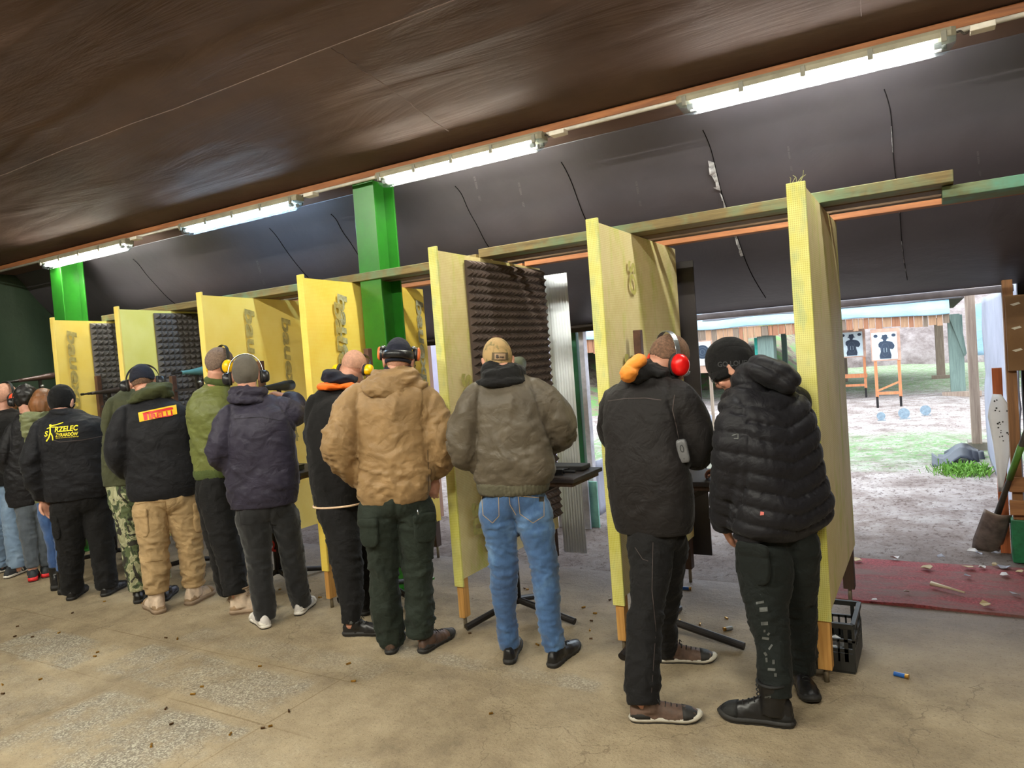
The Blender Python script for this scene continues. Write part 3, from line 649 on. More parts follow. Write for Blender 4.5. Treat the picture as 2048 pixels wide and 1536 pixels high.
# ---- shooting stands with tables
STEEL = M('rusty_steel', (92, 64, 54), .5, .3, var=.3, vs=9, bump=.2); STEELD = M('black_steel', (44, 40, 40), .45, .5, bump=.15, var=.2); TBL = M('dark_table', (52, 44, 46), .6, var=.2, bump=.2)
REDP = M('red_paint', (190, 30, 34), .5)
def stand(px, ptop, side, label, table=True, num=None, feet=((-.05, -.42), (.45, -.12), (.1, .4))):
    p = yp(px, ptop, 3.95); x, y, zt = p[0], 3.95, p[2]
    e = empty('shooting_stand', (x, y, 0), label, 'stand', 'shooting rest stands')
    mb = MB(); mb.box((x - .022, y - .022, .1), (x + .022, y + .022, zt)); build(mb, 'pole', STEEL, e, bevel=.004)
    mb = MB(); mb.tube([(x, y, .09), (x, y, .5)], .03, 12); build(mb, 'sleeve', STEELD, e, smooth=True)
    for fx, fy in feet:
        f = norm((fx, fy, 0)); L = math.hypot(fx, fy); a = np.array([x, y, .11]); b = np.array([x + fx, y + fy, .024])
        mb = MB(); mb.tube([a + f * .02, b], .021, 12, cap=True); build(mb, 'leg', STEELD, e, smooth=False)
    if table:
        mb = MB(); mb.box((x + .03 * side, y - .22, .925), (x + (.58) * side, y + .2, .95)); build(mb, 'table_top', TBL, e, bevel=.004)
        mb = MB(); mb.box((x + .03 * side, y - .2, .90), (x + .56 * side, y + .18, .923)); build(mb, 'table_frame', WOOD_D, e)
        mb = MB(); mb.bar((x + .02 * side, y, .72), (x + .42 * side, y - .02, .905), .02, .03); build(mb, 'brace', STEELD, e)
    if num: flat_text(num, (x, y - .0325, .32), (1, 0, 0), (0, 0, 1), .09, REDP, 'number_mark', e, .03, off=.002, nrm=(0, -1, 0))
    return x, zt
sB = stand(1275, 660, 1, 'shooting stand between the two nearest partitions', feet=((-.07, -.4), (.5, -.05), (.0, .4)))
sC = stand(993, 672, 1, 'shooting stand behind the man in blue jeans', num='2', feet=((-.18, -.33), (.42, -.02), (.05, .4)))
sD = stand(735, 697, 1, 'shooting stand between the bald man and the man in the beige coat', feet=((-.3, -.2), (.4, -.1), (0, .4)))
sE = stand(520, 722, 1, 'shooting stand with a black scope in front of the man in the navy jacket', num='2')
sF = stand(345, 752, 1, 'shooting stand with a teal scope in front of the man with back patch', feet=((-.4, -.2), (.42, -.25), (.05, .4)))
sG = stand(195, 752, 1, 'shooting stand nearest the leftmost partition', feet=((-.45, -.15), (.42, -.3), (.05, .4)))
def scope(p0, p1, r0, r1, mat, label, sx, zt, ring=True, glass=True):
    p0 = np.array(p0); p1 = np.array(p1); d = norm(p1 - p0); L = np.linalg.norm(p1 - p0)
    e = empty('spotting_scope', (p0 + p1) / 2, label, 'spotting scope', 'spotting scopes')
    mb = MB(); mb.tube([p0 + d * L * t for t in (.22, .3, .45, .75, .8, 1)], [r0 * 1.2, r0 * 1.25, r0 * 1.5, r1 * .9, r1, r1], 20); build(mb, 'body', mat, e, smooth=True)
    mb = MB(); mb.tube([p0 + d * L * t for t in (0, .06, .07, .14, .15, .24)], [r0 * .9, r0 * .9, r0 * .7, r0 * .75, r0, r0], 16); build(mb, 'eyepiece', STEELD, e, smooth=False)
    mb = MB(); mb.tube([p1 + d * .001, p1 + d * .004], [r1 * .86, r1 * .84], 20); build(mb, 'objective_lens', M('lens_%s' % label[:6], (20, 26, 40), .1, coat=1), e)
    c = p0 + d * L * .62; mb = MB(); mb.box((c[0] - .012, c[1] - .012, c[2] - r1 - .12), (c[0] + .012, c[1] + .012, c[2] - r1 * .7)); build(mb, 'mount', STEELD, e)
    mb = MB(); mb.bar(c + [0, 0, -r1 - .11], (sx + .02, 3.95, c[2] - r1 - .11), .016, .02); build(mb, 'clamp_arm', STEELD, e)
    mb = MB(); mb.tube([c + [0.02, 0, -r1 - .05], c + [.05, 0, -r1 - .05]], .012, 10); build(mb, 'clamp_knob', M('chrome_k%s' % label[:6], (190, 190, 190), .3, .8), e, smooth=True)
    return e
def sc_at(pe, po, x, r0, r1, mat, label, sx):
    scope(xp(*pe, x), xp(*po, x), r0, r1, mat, label, sx, 0)
SB = M('scope_brown', (72, 52, 52), .3, .2, coat=.4); ST = M('scope_teal', (86, 134, 138), .4); SK = M('scope_black', (38, 42, 46), .45, bump=.2); SO = M('scope_olive', (106, 112, 96), .5); SD = M('scope_dark', (48, 40, 40), .4)
scope(yp(12, 765, 3.55), yp(118, 750, 4.05), .014, .035, SB, 'brown long spotting scope at the far left above the heads', yp(60, 800, 3.95)[0], 0)
scope(yp(162, 789, 3.72), yp(250, 779, 4.16), .012, .030, SD, 'dark spotting scope crossing the leftmost stand pole', sG[0], 0)
scope(yp(345, 747, 3.78), yp(420, 741, 4.2), .014, .042, ST, 'teal spotting scope above the back patch', sF[0], 0)
scope(yp(512, 778, 3.62), yp(583, 770, 4.02), .016, .040, SK, 'black spotting scope held by the man in the navy jacket', sE[0], 0)
scope(yp(985, 738, 3.62), yp(1040, 727, 3.98), .018, .046, SO, 'olive grey spotting scope beside the tan cap', sC[0], 0)
# ================================================================== OUTSIDE
def gz(x, y): return 0.0
WTARP = film('white_tarp', (150, 150, 164), .6, (1, 1, .6), .5); GTARP = film('grey_tarp', (150, 152, 160), .6, (1, 1, .6), .7)
PALEW = wood('pale_post', (170, 150, 132), (126, 104, 90), axis=2); DIRTYW = M('dirty_white', (196, 190, 196), .6, var=.2)
# right tarp side of the lane
def rt(u, v):
    y = 6.45 + 4.4 * u; z = 1.95 * v + .02 * (1 - v); return (.51 + .05 * (float(vn(np.array([[y * 1.1 + v * 2, v * 3.1, 3]]), 5)[0]) - .5) + .012 * math.exp(-((v - .52) * 30) ** 2), y, z)
tag(wavy('side_tarp', rt, 60, 30, WTARP, .012), 'white creased tarpaulin on the right side of the range lane', 'tarpaulin')
mb = MB(); mb.box((.34, 10.9, .12), (.45, 11.05, 2.12)); tag(build(mb, 'lane_post', PALEW, bevel=.01), 'grey-brown timber post at the far end of the right white tarpaulin', 'post')
mb = MB(); mb.box((.3, 11.08, -.02), (.95, 11.4, .12)); tag(build(mb, 'footing_block', M('block', (120, 112, 100), .9, bump=.3), bevel=.01), 'grey footing block under the far right lane post', 'block')
def vl(u, v):
    x = -3.0 + 3.3 * u; return (x, 10.86 + .02 * math.sin(x * 9), 2.0 + .16 * v + .012 * math.sin(x * 5))
tag(wavy('valance_tarp', vl, 50, 6, GTARP, .012), 'grey tarp valance across the top of the lane behind the black film', 'tarpaulin')
mb = MB(); mb.box((-3.1, 6.34, 1.88), (.5, 6.42, 1.93)); tag(build(mb, 'lintel_board', M('lint', (172, 160, 160), .7), bevel=.003), 'pale thin lintel board at the lower edge of the black film', 'board')
mb = MB(); mb.box((.425, 6.34, .0), (.455, 6.40, 1.88)); tag(build(mb, 'door_jamb', DIRTYW, bevel=.003), 'thin whitish upright lath at the right edge of the lane opening', 'lath')
# divider posts on the left of the lane opening
for (pxa, y, w, z0, z1, m, nm, lab) in ((1139, 6.36, .09, -.05, 1.9, wood('red_brown', (176, 116, 82), (120, 74, 52), axis=2), 'lane_post', 'orange-brown timber post between the clear strip and the green post'),
                                   (1158, 6.36, .085, -.05, 1.9, GREEN_D, 'lane_post', 'dark green steel post beside the white lath on the left of the lane'),
                                   (1176, 6.36, .05, -.05, 1.9, DIRTYW, 'lane_post', 'whitish pink lath to the right of the dark green post')):
    p = yp(pxa, 830, y); mb = MB(); mb.box((p[0] - w / 2, y - .04, z0), (p[0] + w / 2, y + .04, z1)); tag(build(mb, nm, m, bevel=.004), lab, 'post')
def low(u, v):
    y = 6.6 + 4.4 * u; return (-3.02 + .05 * (float(vn(np.array([[y * 2, v * 2, 7]]), 5)[0]) - .5), y, .02 + .55 * v)
tag(wavy('low_tarp', low, 50, 8, WTARP, .012), 'low white tarp screen along the left side of the lane', 'tarpaulin')
p = yp(1152, 1020, 6.2); mb = MB(); mb.box((p[0] - .17, 6.16, .0), (p[0] + .16, 6.18, .50)); o = build(mb, 'target_board', M('grey_board', (168, 166, 176), .7, var=.2)); tag(o, 'grey board with torn orange-white marks leaning at the foot of the posts', 'board')
mb = MB();
for k in range(14): a = R.uniform(0, 6.3); r = R.uniform(.01, .06); c = np.array([p[0] + r * math.cos(a), 6.157, .36 + r * math.sin(a)]); mb.add([c, c + [R.uniform(-.03, .03), 0, R.uniform(-.03, .03)], c + [R.uniform(-.03, .03), 0, R.uniform(-.03, .03)]], [(0, 1, 2)])
build(mb, 'torn_marks', M('torn', (214, 190, 160), .8), o, recalc=False)
p = yp(1178, 1014, 6.25); mb = MB(); mb.box((p[0] - .09, 6.24, .0), (p[0] + .1, 6.26, .44)); tag(build(mb, 'teal_board', M('teal_board', (130, 186, 170), .7, var=.2)), 'small teal board at the foot of the dark green post', 'board')
# left bays outside: pale tarps
def lt(u, v):
    x = -13.0 + 8.4 * u; return (x, 9.0 + .15 * (float(vn(np.array([[x * 1.3, v * 2, 7]]), 5)[0]) - .5), .0 + 2.2 * v)
tag(wavy('bay_tarp', lt, 60, 12, film('lavender_tarp', (186, 178, 200), .6, (1, 1, .6), .4), .012), 'pale lavender tarp wall seen between the tall lettered partition and the foam one', 'tarpaulin')
mb = MB(); mb.box((-9.3, 6.33, -.02), (-6.6, 6.4, 1.93)); struct(build(mb, 'wall_left_bays', M('dark_board2', (40, 40, 38), .9)))
p = yp(867, 1000, 6.3); mb = MB(); mb.box((p[0] - .04, 6.34, -.05), (p[0] + .04, 6.42, 1.9)); tag(build(mb, 'lane_post', wood('rb2', (150, 112, 92), (110, 78, 62), axis=2), bevel=.004), 'brown timber post seen just right of the man in the beige jacket', 'post')

# berms
def mound(name, cx, cy, lx, ly, h, mat, label, seed, noise=.25):
    nx, ny = 70, 50; V = []
    for j in range(ny):
        for i in range(nx):
            u = i / (nx - 1) * 2 - 1; v = j / (ny - 1) * 2 - 1; f = max(0, 1 - u * u) ** .8 * max(0, 1 - v * v) ** .8
            x = cx + u * lx; y = cy + v * ly; z = h * f * (1 + noise * (float(vn(np.array([[x * .7, y * .7, seed]]), seed)[0]) - .5)) - .06; V.append((x, y, z))
    mb = MB(); mb.add(V, [(j * nx + i, j * nx + i + 1, (j + 1) * nx + i + 1, (j + 1) * nx + i) for j in range(ny - 1) for i in range(nx - 1)])
    return struct(build(mb, name, mat, smooth=True, recalc=False))
t = NT('grassy_bank'); co = t.coord(); g = t.ramp(t.noise(co, 1.6, 8, .8), [(.4, (104, 88, 74)), (.5, (150, 132, 112)), (.56, (108, 152, 84)), (.75, (134, 180, 96))]); t.l(g, t.b.inputs['Base Color']); t.b.inputs['Roughness'].default_value = .95; t.l(t.bump(t.noise(co, 5, 8, .8), .8, .1), t.b.inputs['Normal']); BANK = t.m
t = NT('sand_bank'); co = t.coord(); g = t.ramp(t.noise(co, 1.2, 8, .75), [(.35, (112, 96, 92)), (.55, (160, 146, 142)), (.75, (186, 174, 170))]); t.l(g, t.b.inputs['Base Color']); t.b.inputs['Roughness'].default_value = .95; t.l(t.bump(t.noise(co, 4, 8, .8), .8, .1), t.b.inputs['Normal']); SAND = t.m
mound('berm_left', -17, 30, 9.5, 14, 3.6, BANK, '', 3)
mound('berm_mid', -6.9, 37, 2.6, 11, 2.3, BANK, '', 5)
mound('berm_back', -6, 44, 26, 7, 4.2, SAND, '', 4)
mound('berm_right', 8.5, 30, 6.5, 16, 3.0, BANK, '', 6)
# far shelter / baffle
BLUET = film('blue_white_tarp', (150, 186, 206), .6, (.7, 1, 1), 1.0)
def ct(u, v):
    x = -24 + 24.3 * u; w = .10 * (float(vn(np.array([[x * 1.2, v * 3, 1]]), 31)[0]) - .5)
    return (x, 19.1 + 1.7 * v + w, 1.93 + .012 * (-x) + 1.5 * v + w)
tag(wavy('baffle_roof', ct, 160, 10, BLUET, .03), 'pale blue sheeted sloping roof of the far target shelter', 'roof')
mb = MB(); x = -11.5; n = 0
PLK = [wood('plank_a', (176, 122, 88), (128, 82, 58), axis=2), wood('plank_b', (140, 120, 100), (96, 82, 70), axis=2), wood('plank_c', (190, 150, 116), (140, 104, 76), axis=2)]
fa = empty('plank_fascia', (-11, 19.3, 1.6), 'row of short vertical planks under the far shelter roof', 'fascia')
while x < .3:
    w = R.uniform(.1, .19); zt = 1.95 - .012 * x; h = R.uniform(.24, .30) + (.16 if x < -4.2 else 0)
    mb = MB(); mb.box((x, 19.20, zt - h), (x + w - .012, 19.23, zt)); build(mb, 'plank', PLK[R.randrange(3)], fa); x += w
POSTB = wood('blue_grey_post', (122, 142, 132), (92, 108, 100), axis=2)
def post(px, pyb, w, ztop, mat, label, base=True, y=None, d=None):
    p = gp(px, pyb) if y is None else yp(px, pyb, y); x, yy = p[0], p[1]
    e = empty('shelter_post', (x, yy, 0), label, 'post'); mb = MB(); mb.box((x - w / 2, yy - w / 2, -.02), (x + w / 2, yy + w / 2, ztop)); build(mb, 'post_shaft', mat, e, bevel=.01)
    if base:
        mb = MB(); mb.box((x - w * 1.1, yy - w, -.02), (x + w * 1.5, yy - w * .55, .1)); build(mb, 'foot_plank', PALEW, e)
    return x, yy
xx, yy = post(1917, 790, .30, 1.88, POSTB, 'thick green-grey post at the right end of the far shelter')
mb = MB(); mb.add([(xx + .1, yy - .20, 1.9), (xx + .2, yy - .20, .98), (xx + .16, yy - .20, .9), (xx - .13, yy - .20, 1.9), (xx + .1, yy - .16, 1.9), (xx + .2, yy - .16, .98), (xx + .16, yy - .16, .9), (xx - .13, yy - .16, 1.9)], [(0, 1, 2, 3), (4, 5, 6, 7), (0, 1, 5, 4), (1, 2, 6, 5), (2, 3, 7, 6), (3, 0, 4, 7)])
tag(build(mb, 'brace_plank', POSTB), 'slanting grey plank nailed to the thick post of the far shelter', 'plank')
def hang(u, v):
    return (.62 + 2.4 * u, 19.45 + .08 * math.sin(u * 11), .92 + (1.12 + .5 * u) * v)
tag(wavy('hanging_tarp', hang, 30, 12, BLUET, .012), 'pale blue tarp hanging right of the thick shelter post', 'tarpaulin')
post(1882, 745, .24, 1.9, PALEW, 'pale round post of the second row in the far shelter', y=26.5)
post(1540, 790, .40, 1.98, POSTB, 'wide grey post of the far shelter seen above the puffer jacket', y=19.6)
mb = MB(); p = yp(1515, 700, 19.7); mb.box((p[0] - .06, 19.65, 0), (p[0] + .03, 19.7, 1.7)); tag(build(mb, 'teal_strip', M('teal_strip', (50, 190, 170), .5)), 'narrow turquoise upright strip beside the wide grey post', 'strip')
post(1572, 745, .16, 1.95, POSTB, 'thin grey post deeper inside the far shelter', base=False, y=26)
post(1692, 760, .14, 1.9, PALEW, 'thin pale post behind the left silhouette target', base=False, y=27)
mb = MB(); mb.box((-24, 19.4, 2.25), (.6, 31, 2.33)); tag(build(mb, 'shelter_deck', M('deck', (70, 62, 60), .9)), 'dark underside of the far shelter roof', 'roof')
# ---- target stands
PAPER = M('target_paper', (206, 220, 226), .7, var=.06); CARD = M('cardboard', (188, 150, 130), .8); INK = M('target_ink', (46, 58, 76), .7, var=.1); INKL = M('target_line', (170, 184, 190), .7)
def ell(cx, cy, a, b, n=24): return [(cx + a * math.cos(2 * math.pi * k / n), cy + b * math.sin(2 * math.pi * k / n)) for k in range(n)]
def sil(e, parent, x, y, z, w, h):
    def put(pts, m, nm, off): mb = MB(); mb.add([(x + a * w, y - off, z + b * h) for a, b in pts], [tuple(range(len(pts)))]); return build(mb, nm, m, parent, recalc=False)
    body = [(-.22, -.46), (.22, -.46), (.24, -.34), (.2, -.2), (.19, -.1), (.30, -.12), (.36, -.06), (.38, .02), (.3, .14), (.2, .18), (.06, .2), (.05, .24), (-.05, .24), (-.07, .2), (-.2, .17), (-.26, .1), (-.26, .0), (-.19, -.06), (-.18, -.2), (-.24, -.34)]
    put(body, INK, 'printed_figure', .003)
    put(ell(0, .28, .085, .075), INK, 'printed_figure', .0032)
    put([(-.17, .31), (-.08, .28), (.08, .28), (.19, .30), (.12, .33), (.10, .42), (.04, .44), (-.04, .42), (-.09, .43), (-.11, .34)], INK, 'printed_figure', .0034)
    for sx in (-.36, .36): put(ell(sx, .40, .085, .06), INK, 'printed_spot', .003)
    def line(pts, wd, off):
        mb = MB()
        for a, b in zip(pts, pts[1:]):
            p = np.array([x + a[0] * w, y - off, z + a[1] * h]); q = np.array([x + b[0] * w, y - off, z + b[1] * h]); mb.bar(p, q, wd, .0008)
        build(mb, 'printed_line', INKL, parent)
    e1 = ell(0, -.13, .15, .24, 28); line(e1 + [e1[0]], .006, .0042)
    line([(-.05, -.22), (.06, -.22), (.06, -.06), (-.05, -.06), (-.05, -.22)], .008, .0042)
def tstand(pl, pr, ptop, pbot, label, slat):
    gl, gr = gp(*pl), gp(*pr); y = (gl[1] + gr[1]) / 2; gl = yp(pl[0], pl[1], y); gr = yp(pr[0], pr[1], y); xl, xr = gl[0], gr[0]; zt = yp((pl[0] + pr[0]) / 2, ptop, y)[2]; zb = yp((pl[0] + pr[0]) / 2, pbot, y)[2]
    e = empty('target_stand', ((xl + xr) / 2, y, 0), label, 'target stand'); OR = wood('stand_orange' + label[:4], (214, 142, 96), (170, 100, 62), axis=2)
    for x in (xl, xr):
        mb = MB(); mb.box((x - .03, y - .02, .22), (x + .03, y + .02, zt)); build(mb, 'upright', OR, e)
        mb = MB(); mb.box((x - .025, y - .03, -.02), (x + .02, y + .03, .24)); build(mb, 'foot', STEELD, e)
    mb = MB(); mb.box((xl, y - .025, .28), (xr, y + .025, .34)); build(mb, 'crossbar', OR, e)
    if slat: mb = MB(); mb.bar((xl, y - .02, .36), (xr, y - .02, .55), .03, .04); build(mb, 'diagonal', OR, e)
    else: mb = MB(); mb.box((xl - .02, y - .06, .5), (xr + .05, y - .02, .6)); build(mb, 'tray', OR, e)
    w = (xr - xl) * 1.12; xc = (xl + xr) / 2 - .02
    mb = MB(); mb.box((xc - w / 2 - .02, y - .036, zb - .03), (xc + w / 2 + .04, y - .022, zt + .06)); build(mb, 'backing_card', CARD, e)
    mb = MB(); mb.box((xc - w / 2, y - .043, zb), (xc + w / 2 - .02, y - .038, zt - .02)); pp = build(mb, 'paper_target', PAPER, e)
    sil(e, pp, xc, y - .044, (zt + zb) / 2 - .02, w * .95, (zt - zb) * .96)
tstand((1756, 815), (1803, 815), 662, 718, 'nearer target stand with a man silhouette on blue-grey paper', True)
tstand((1690, 795), (1733, 795), 662, 712, 'farther left target stand with a man silhouette, partly behind the nearest partition', False)
# ring target at left
yT = 12.5; p0 = yp(1398, 684, yT); p1 = yp(1424, 730, yT); xr = p1[0]; xl = xr - .62
e = empty('target_stand', ((xl + xr) / 2, yT, 0), 'round bullseye target on white paper left of the black beanie', 'target stand')
mb = MB(); mb.box((xl, yT, p1[2]), (xr, yT + .01, p0[2])); pp = build(mb, 'paper_target', M('paper_w', (214, 208, 204), .7), e)
mb = MB(); mb.box((xl - .02, yT + .012, p1[2] - .13), (xr + .02, yT + .03, p0[2] + .02)); build(mb, 'backing_card', CARD, e)
cc = yp(1405, 704, yT); mb = MB(); mb.add([(cc[0] + a, yT - .003, cc[2] + b) for a, b in ell(0, 0, .12, .12)], [tuple(range(24))]); build(mb, 'black_rings', INK, pp, recalc=False)
for x in (xl + .05, xr - .05): mb = MB(); mb.box((x - .025, yT + .03, 0), (x + .025, yT + .07, p0[2])); build(mb, 'upright', PALEW, e)
for i in range(1, 3):
    mb = MB(); pts = [(cc[0] + a, yT - .0045, cc[2] + b) for a, b in ell(0, 0, .12 * i / 3, .12 * i / 3)]
    for a, b in zip(pts, pts[1:] + pts[:1]): mb.bar(a, b, .004, .001)
    build(mb, 'ring_line', INKL, pp)
# steel plates
for px, py, r, lab in ((1762, 833, .072, 'left'), (1808, 830, .095, 'middle'), (1851, 823, .09, 'right')):
    g = gp(px, py + 9); y = g[1]; p = yp(px, py - 2, y)
    e = empty('steel_plate', (p[0], y, 0), {'left': 'smallest round grey steel plate, left of the three on the ground', 'middle': 'middle round grey steel plate of the three', 'right': 'right round grey steel plate of the three'}[lab], 'steel plate', 'round steel plates')
    mb = MB(); mb.tube([(p[0], y - .008, r + .02), (p[0], y + .008, r + .02)], r, 28); build(mb, 'plate', M('plate' + lab, (140, 158, 170), .5, .2, var=.2, vs=20), e)
    mb = MB(); mb.box((p[0] - r * .8, y - .04, -.01), (p[0] + r, y + .1, .02)); build(mb, 'plate_base', M('pb' + lab, (130, 140, 146), .6), e)
# ---- right edge clutter
e = empty('wooden_rack', (.66, 6.0, 0), 'orange-brown timber rack with green feet at the right edge', 'rack')
for x, y, z1 in ((.435, 6.0, 1.95), (.62, 6.16, 1.9), (.95, 6.0, 1.45)): mb = MB(); mb.box((x - .03, y - .03, .3), (x + .03, y + .03, z1)); build(mb, 'upright', wood('rk%d' % (x * 100), (150, 104, 62), (100, 66, 40), axis=2), e, bevel=.003)
for z in (.50, .34): mb = MB(); mb.box((.385, 5.93, z), (1.2, 5.968, z + .1)); build(mb, 'rail', wood('rr%d' % (z * 100), (168, 118, 72), (120, 78, 46)), e, bevel=.003)
for x in (.45, .95): mb = MB(); mb.box((x - .06, 5.96, .0), (x + .08, 6.08, .3)); build(mb, 'green_foot', M('gf%d' % (x * 100), (28, 104, 66), .5, var=.3, vs=12), e, bevel=.006)
mb = MB(); mb.box((.415, 5.93, 1.33), (1.3, 5.968, 1.84)); o = tag(build(mb, 'fibreboard_sheet', M('brown_board', (122, 90, 58), .85, var=.08), bevel=.003), 'brown fibreboard sheet fixed high at the right edge of the picture', 'board')
TPB = M('tpb', (214, 204, 186), .8)
for z in (1.78, 1.62, 1.47): c = np.array([.44, 5.926, z]); mb = MB(); mb.add([c, c + [.05, 0, .012], c + [.06, 0, .0], c + [.02, 0, -.012]], [(0, 1, 2, 3)]); build(mb, 'torn_paper', TPB, o, recalc=False)
mb = MB(); mb.box((.335, 6.2, .0), (.395, 6.23, 1.34)); tag(build(mb, 'timber_offcut', wood('offc', (196, 106, 56), (146, 74, 38), axis=2)), 'bright orange upright batten behind the hanging paper target', 'batten')
HOLE = M('hole', (50, 48, 48), .9); TPB = M('tpb', (214, 204, 186), .8)
def tp(u, v):
    z = .46 + .70 * v; w = .155 * min(1, .12 + 1.15 * v) * (1 if v < .8 else max(.25, 1 - (v - .8) * 3.4)); return (.345 + w * (u - .5 + .1 * v) + .02 * math.sin(v * 3), 6.12 + .03 * math.sin(u * 3 + v * 2), z)
pt = tag(wavy('paper_target', tp, 8, 14, M('white_paper', (214, 214, 218), .7, var=.04), .003), 'white paper target peppered with bullet holes, hanging by the shovel', 'paper target')
q = random.Random(2)
for k in range(26):
    u, v = .5 + q.gauss(.1, .2), .66 + q.gauss(0, .12); c = np.array(tp(min(.95, max(.1, u)), v)) + [0, -.006, 0]; r = q.uniform(.004, .007); mb = MB(); mb.add([c + [r * math.cos(a), 0, r * math.sin(a)] for a in np.linspace(0, 5.2, 6)], [tuple(range(6))]); build(mb, 'bullet_hole', HOLE, pt, recalc=False)
g = gp(1978, 1100); e = empty('shovel', (g[0], g[1], 0), 'shovel with a broad grey blade leaning on the timber rack', 'shovel')
b0 = gp(1970, 1100); b1 = yp(2003, 1005, 6.0); V = []; u = norm(b1 - b0); s_ = norm(np.cross(u, (0, 1, 0))); nn = np.cross(s_, u)
for j in range(9):
    for i in range(9):
        a = i / 8 * 2 - 1; t_ = j / 8; w = .095 * (1 - .12 * t_) * (1 - .5 * max(0, .25 - t_) * 1.2); V.append(b0 + u * (.40 * t_ - .02 * a * a * (1 - t_)) + s_ * w * a + nn * (-.03 * (1 - a * a)))
mb = MB(); mb.add(V, [(j * 9 + i, j * 9 + i + 1, (j + 1) * 9 + i + 1, (j + 1) * 9 + i) for j in range(8) for i in range(8)]); o = build(mb, 'blade', M('shovel_steel', (126, 112, 104), .45, .5, var=.25, vs=12), e, smooth=True); md = o.modifiers.new('s', 'SOLIDIFY'); md.thickness = .004
mb = MB(); mb.tube([b0 + u * .36, b0 + u * .6, b0 + u * 1.15], [.022, .018, .017], 10); build(mb, 'shaft', wood('shaft', (66, 58, 44), (44, 38, 30), axis=2), e, smooth=True)
mb = MB(); mb.tube([b0 + u * .72, b0 + u * 1.02], [.021, .021], 10); build(mb, 'grip_sleeve', M('green_grip', (86, 132, 44), .5), e, smooth=True)
# dark sheets + weeds near the far right post
mb = MB(); P = [];
for k in range(3):
    c = np.array([.10 + .07 * k, 10.1 + .18 * k, .07]); V = []
    for j in range(6):
        for i in range(8): a, b = i / 7 - .5, j / 5 - .5; V.append(c + [a * .42, b * .3 + .1 * math.sin(a * 5), .06 * math.sin(a * 6 + k) + .1 * b])
    mb.add(V, [(j * 8 + i, j * 8 + i + 1, (j + 1) * 8 + i + 1, (j + 1) * 8 + i) for j in range(5) for i in range(7)])
o = build(mb, 'scrap_sheet', M('scrap_dark', (44, 48, 56), .4, .3), smooth=True); tag(o, 'dark crumpled sheet scrap lying by the far right lane post', 'scrap'); md = o.modifiers.new('s', 'SOLIDIFY'); md.thickness = .01
mb = MB(); q = random.Random(9)
for k in range(900):
    c = np.array([min(.42, .22 + q.gauss(0, .14)), 9.5 + q.gauss(0, .18), .0]); h = q.uniform(.03, .085); a = q.uniform(0, 6.3); d_ = np.array([math.cos(a), math.sin(a), 0]) * .013; t_ = c + [q.uniform(-.06, .06), q.uniform(-.06, .06), h]
    mb.add([c - d_ * .3, c + d_ * .3, t_ + d_, t_ - d_ * .2], [(0, 1, 2, 3)])
tag(build(mb, 'weeds', M('weed_green', (104, 150, 52), .7, var=.3, vs=20), recalc=False), 'low green weeds growing beside the dark scrap sheet', 'weeds', kind='stuff')

# ---- crate
CR = M('crate_black', (40, 40, 38), .5, bump=.2, bs=40); x0, x1, y0, y1, H = -.86, -.415, 3.80, 4.14, .25
e = empty('plastic_crate', ((x0 + x1) / 2, (y0 + y1) / 2, 0), 'black slotted plastic crate on the floor behind the nearest partition post', 'crate')
def cwall(p, q, nm):
    p = np.array(p); q = np.array(q); d = norm(q - p); L = np.linalg.norm(q - p); mb = MB(); t_ = .012
    for z, hh in ((.012, .09), (.115, .02), (.165, .014), (H - .012, .024)): mb.bar(p + [0, 0, z + (hh / 2 if z < .02 else 0)], q + [0, 0, z + (hh / 2 if z < .02 else 0)], t_ * (1.7 if z > .2 else 1), hh)
    n = int(L / .034)
    for i in range(n + 1):
        a = p + d * L * i / n; w = .018 if i % 4 == 0 else .009; mb.bar(a + [0, 0, .06], a + [0, 0, .17], t_, w, up=tuple(d))
        if i % 4 == 0: mb.bar(a + [0, 0, .16], a + [0, 0, H - .01], t_, w, up=tuple(d))
    return build(mb, nm, CR, e)
cwall((x0, y0, 0), (x1, y0, 0), 'side_wall'); cwall((x0, y1, 0), (x1, y1, 0), 'side_wall'); cwall((x0, y0, 0), (x0, y1, 0), 'side_wall'); cwall((x1, y0, 0), (x1, y1, 0), 'side_wall')
mb = MB(); mb.box((x0, y0, 0), (x1, y1, .012)); build(mb, 'crate_bottom', CR, e)
for i, (x, y, c, nm, lab) in enumerate(((-.62, 3.93, (60, 110, 190), 'blue_bottle', 'blue plastic piece inside the black crate'), (-.52, 3.99, (206, 208, 212), 'white_scrap', 'crumpled white scrap inside the black crate'), (-.72, 4.02, (190, 196, 206), 'white_scrap', 'pale scrap at the back of the black crate'))):
    mb = MB(); mb.blob((x, y, .065), .05, .04, .05, n=9, m=6, e=1.4); tag(build(mb, nm, M(nm + str(i), c, .5, var=.3)), lab, 'litter')
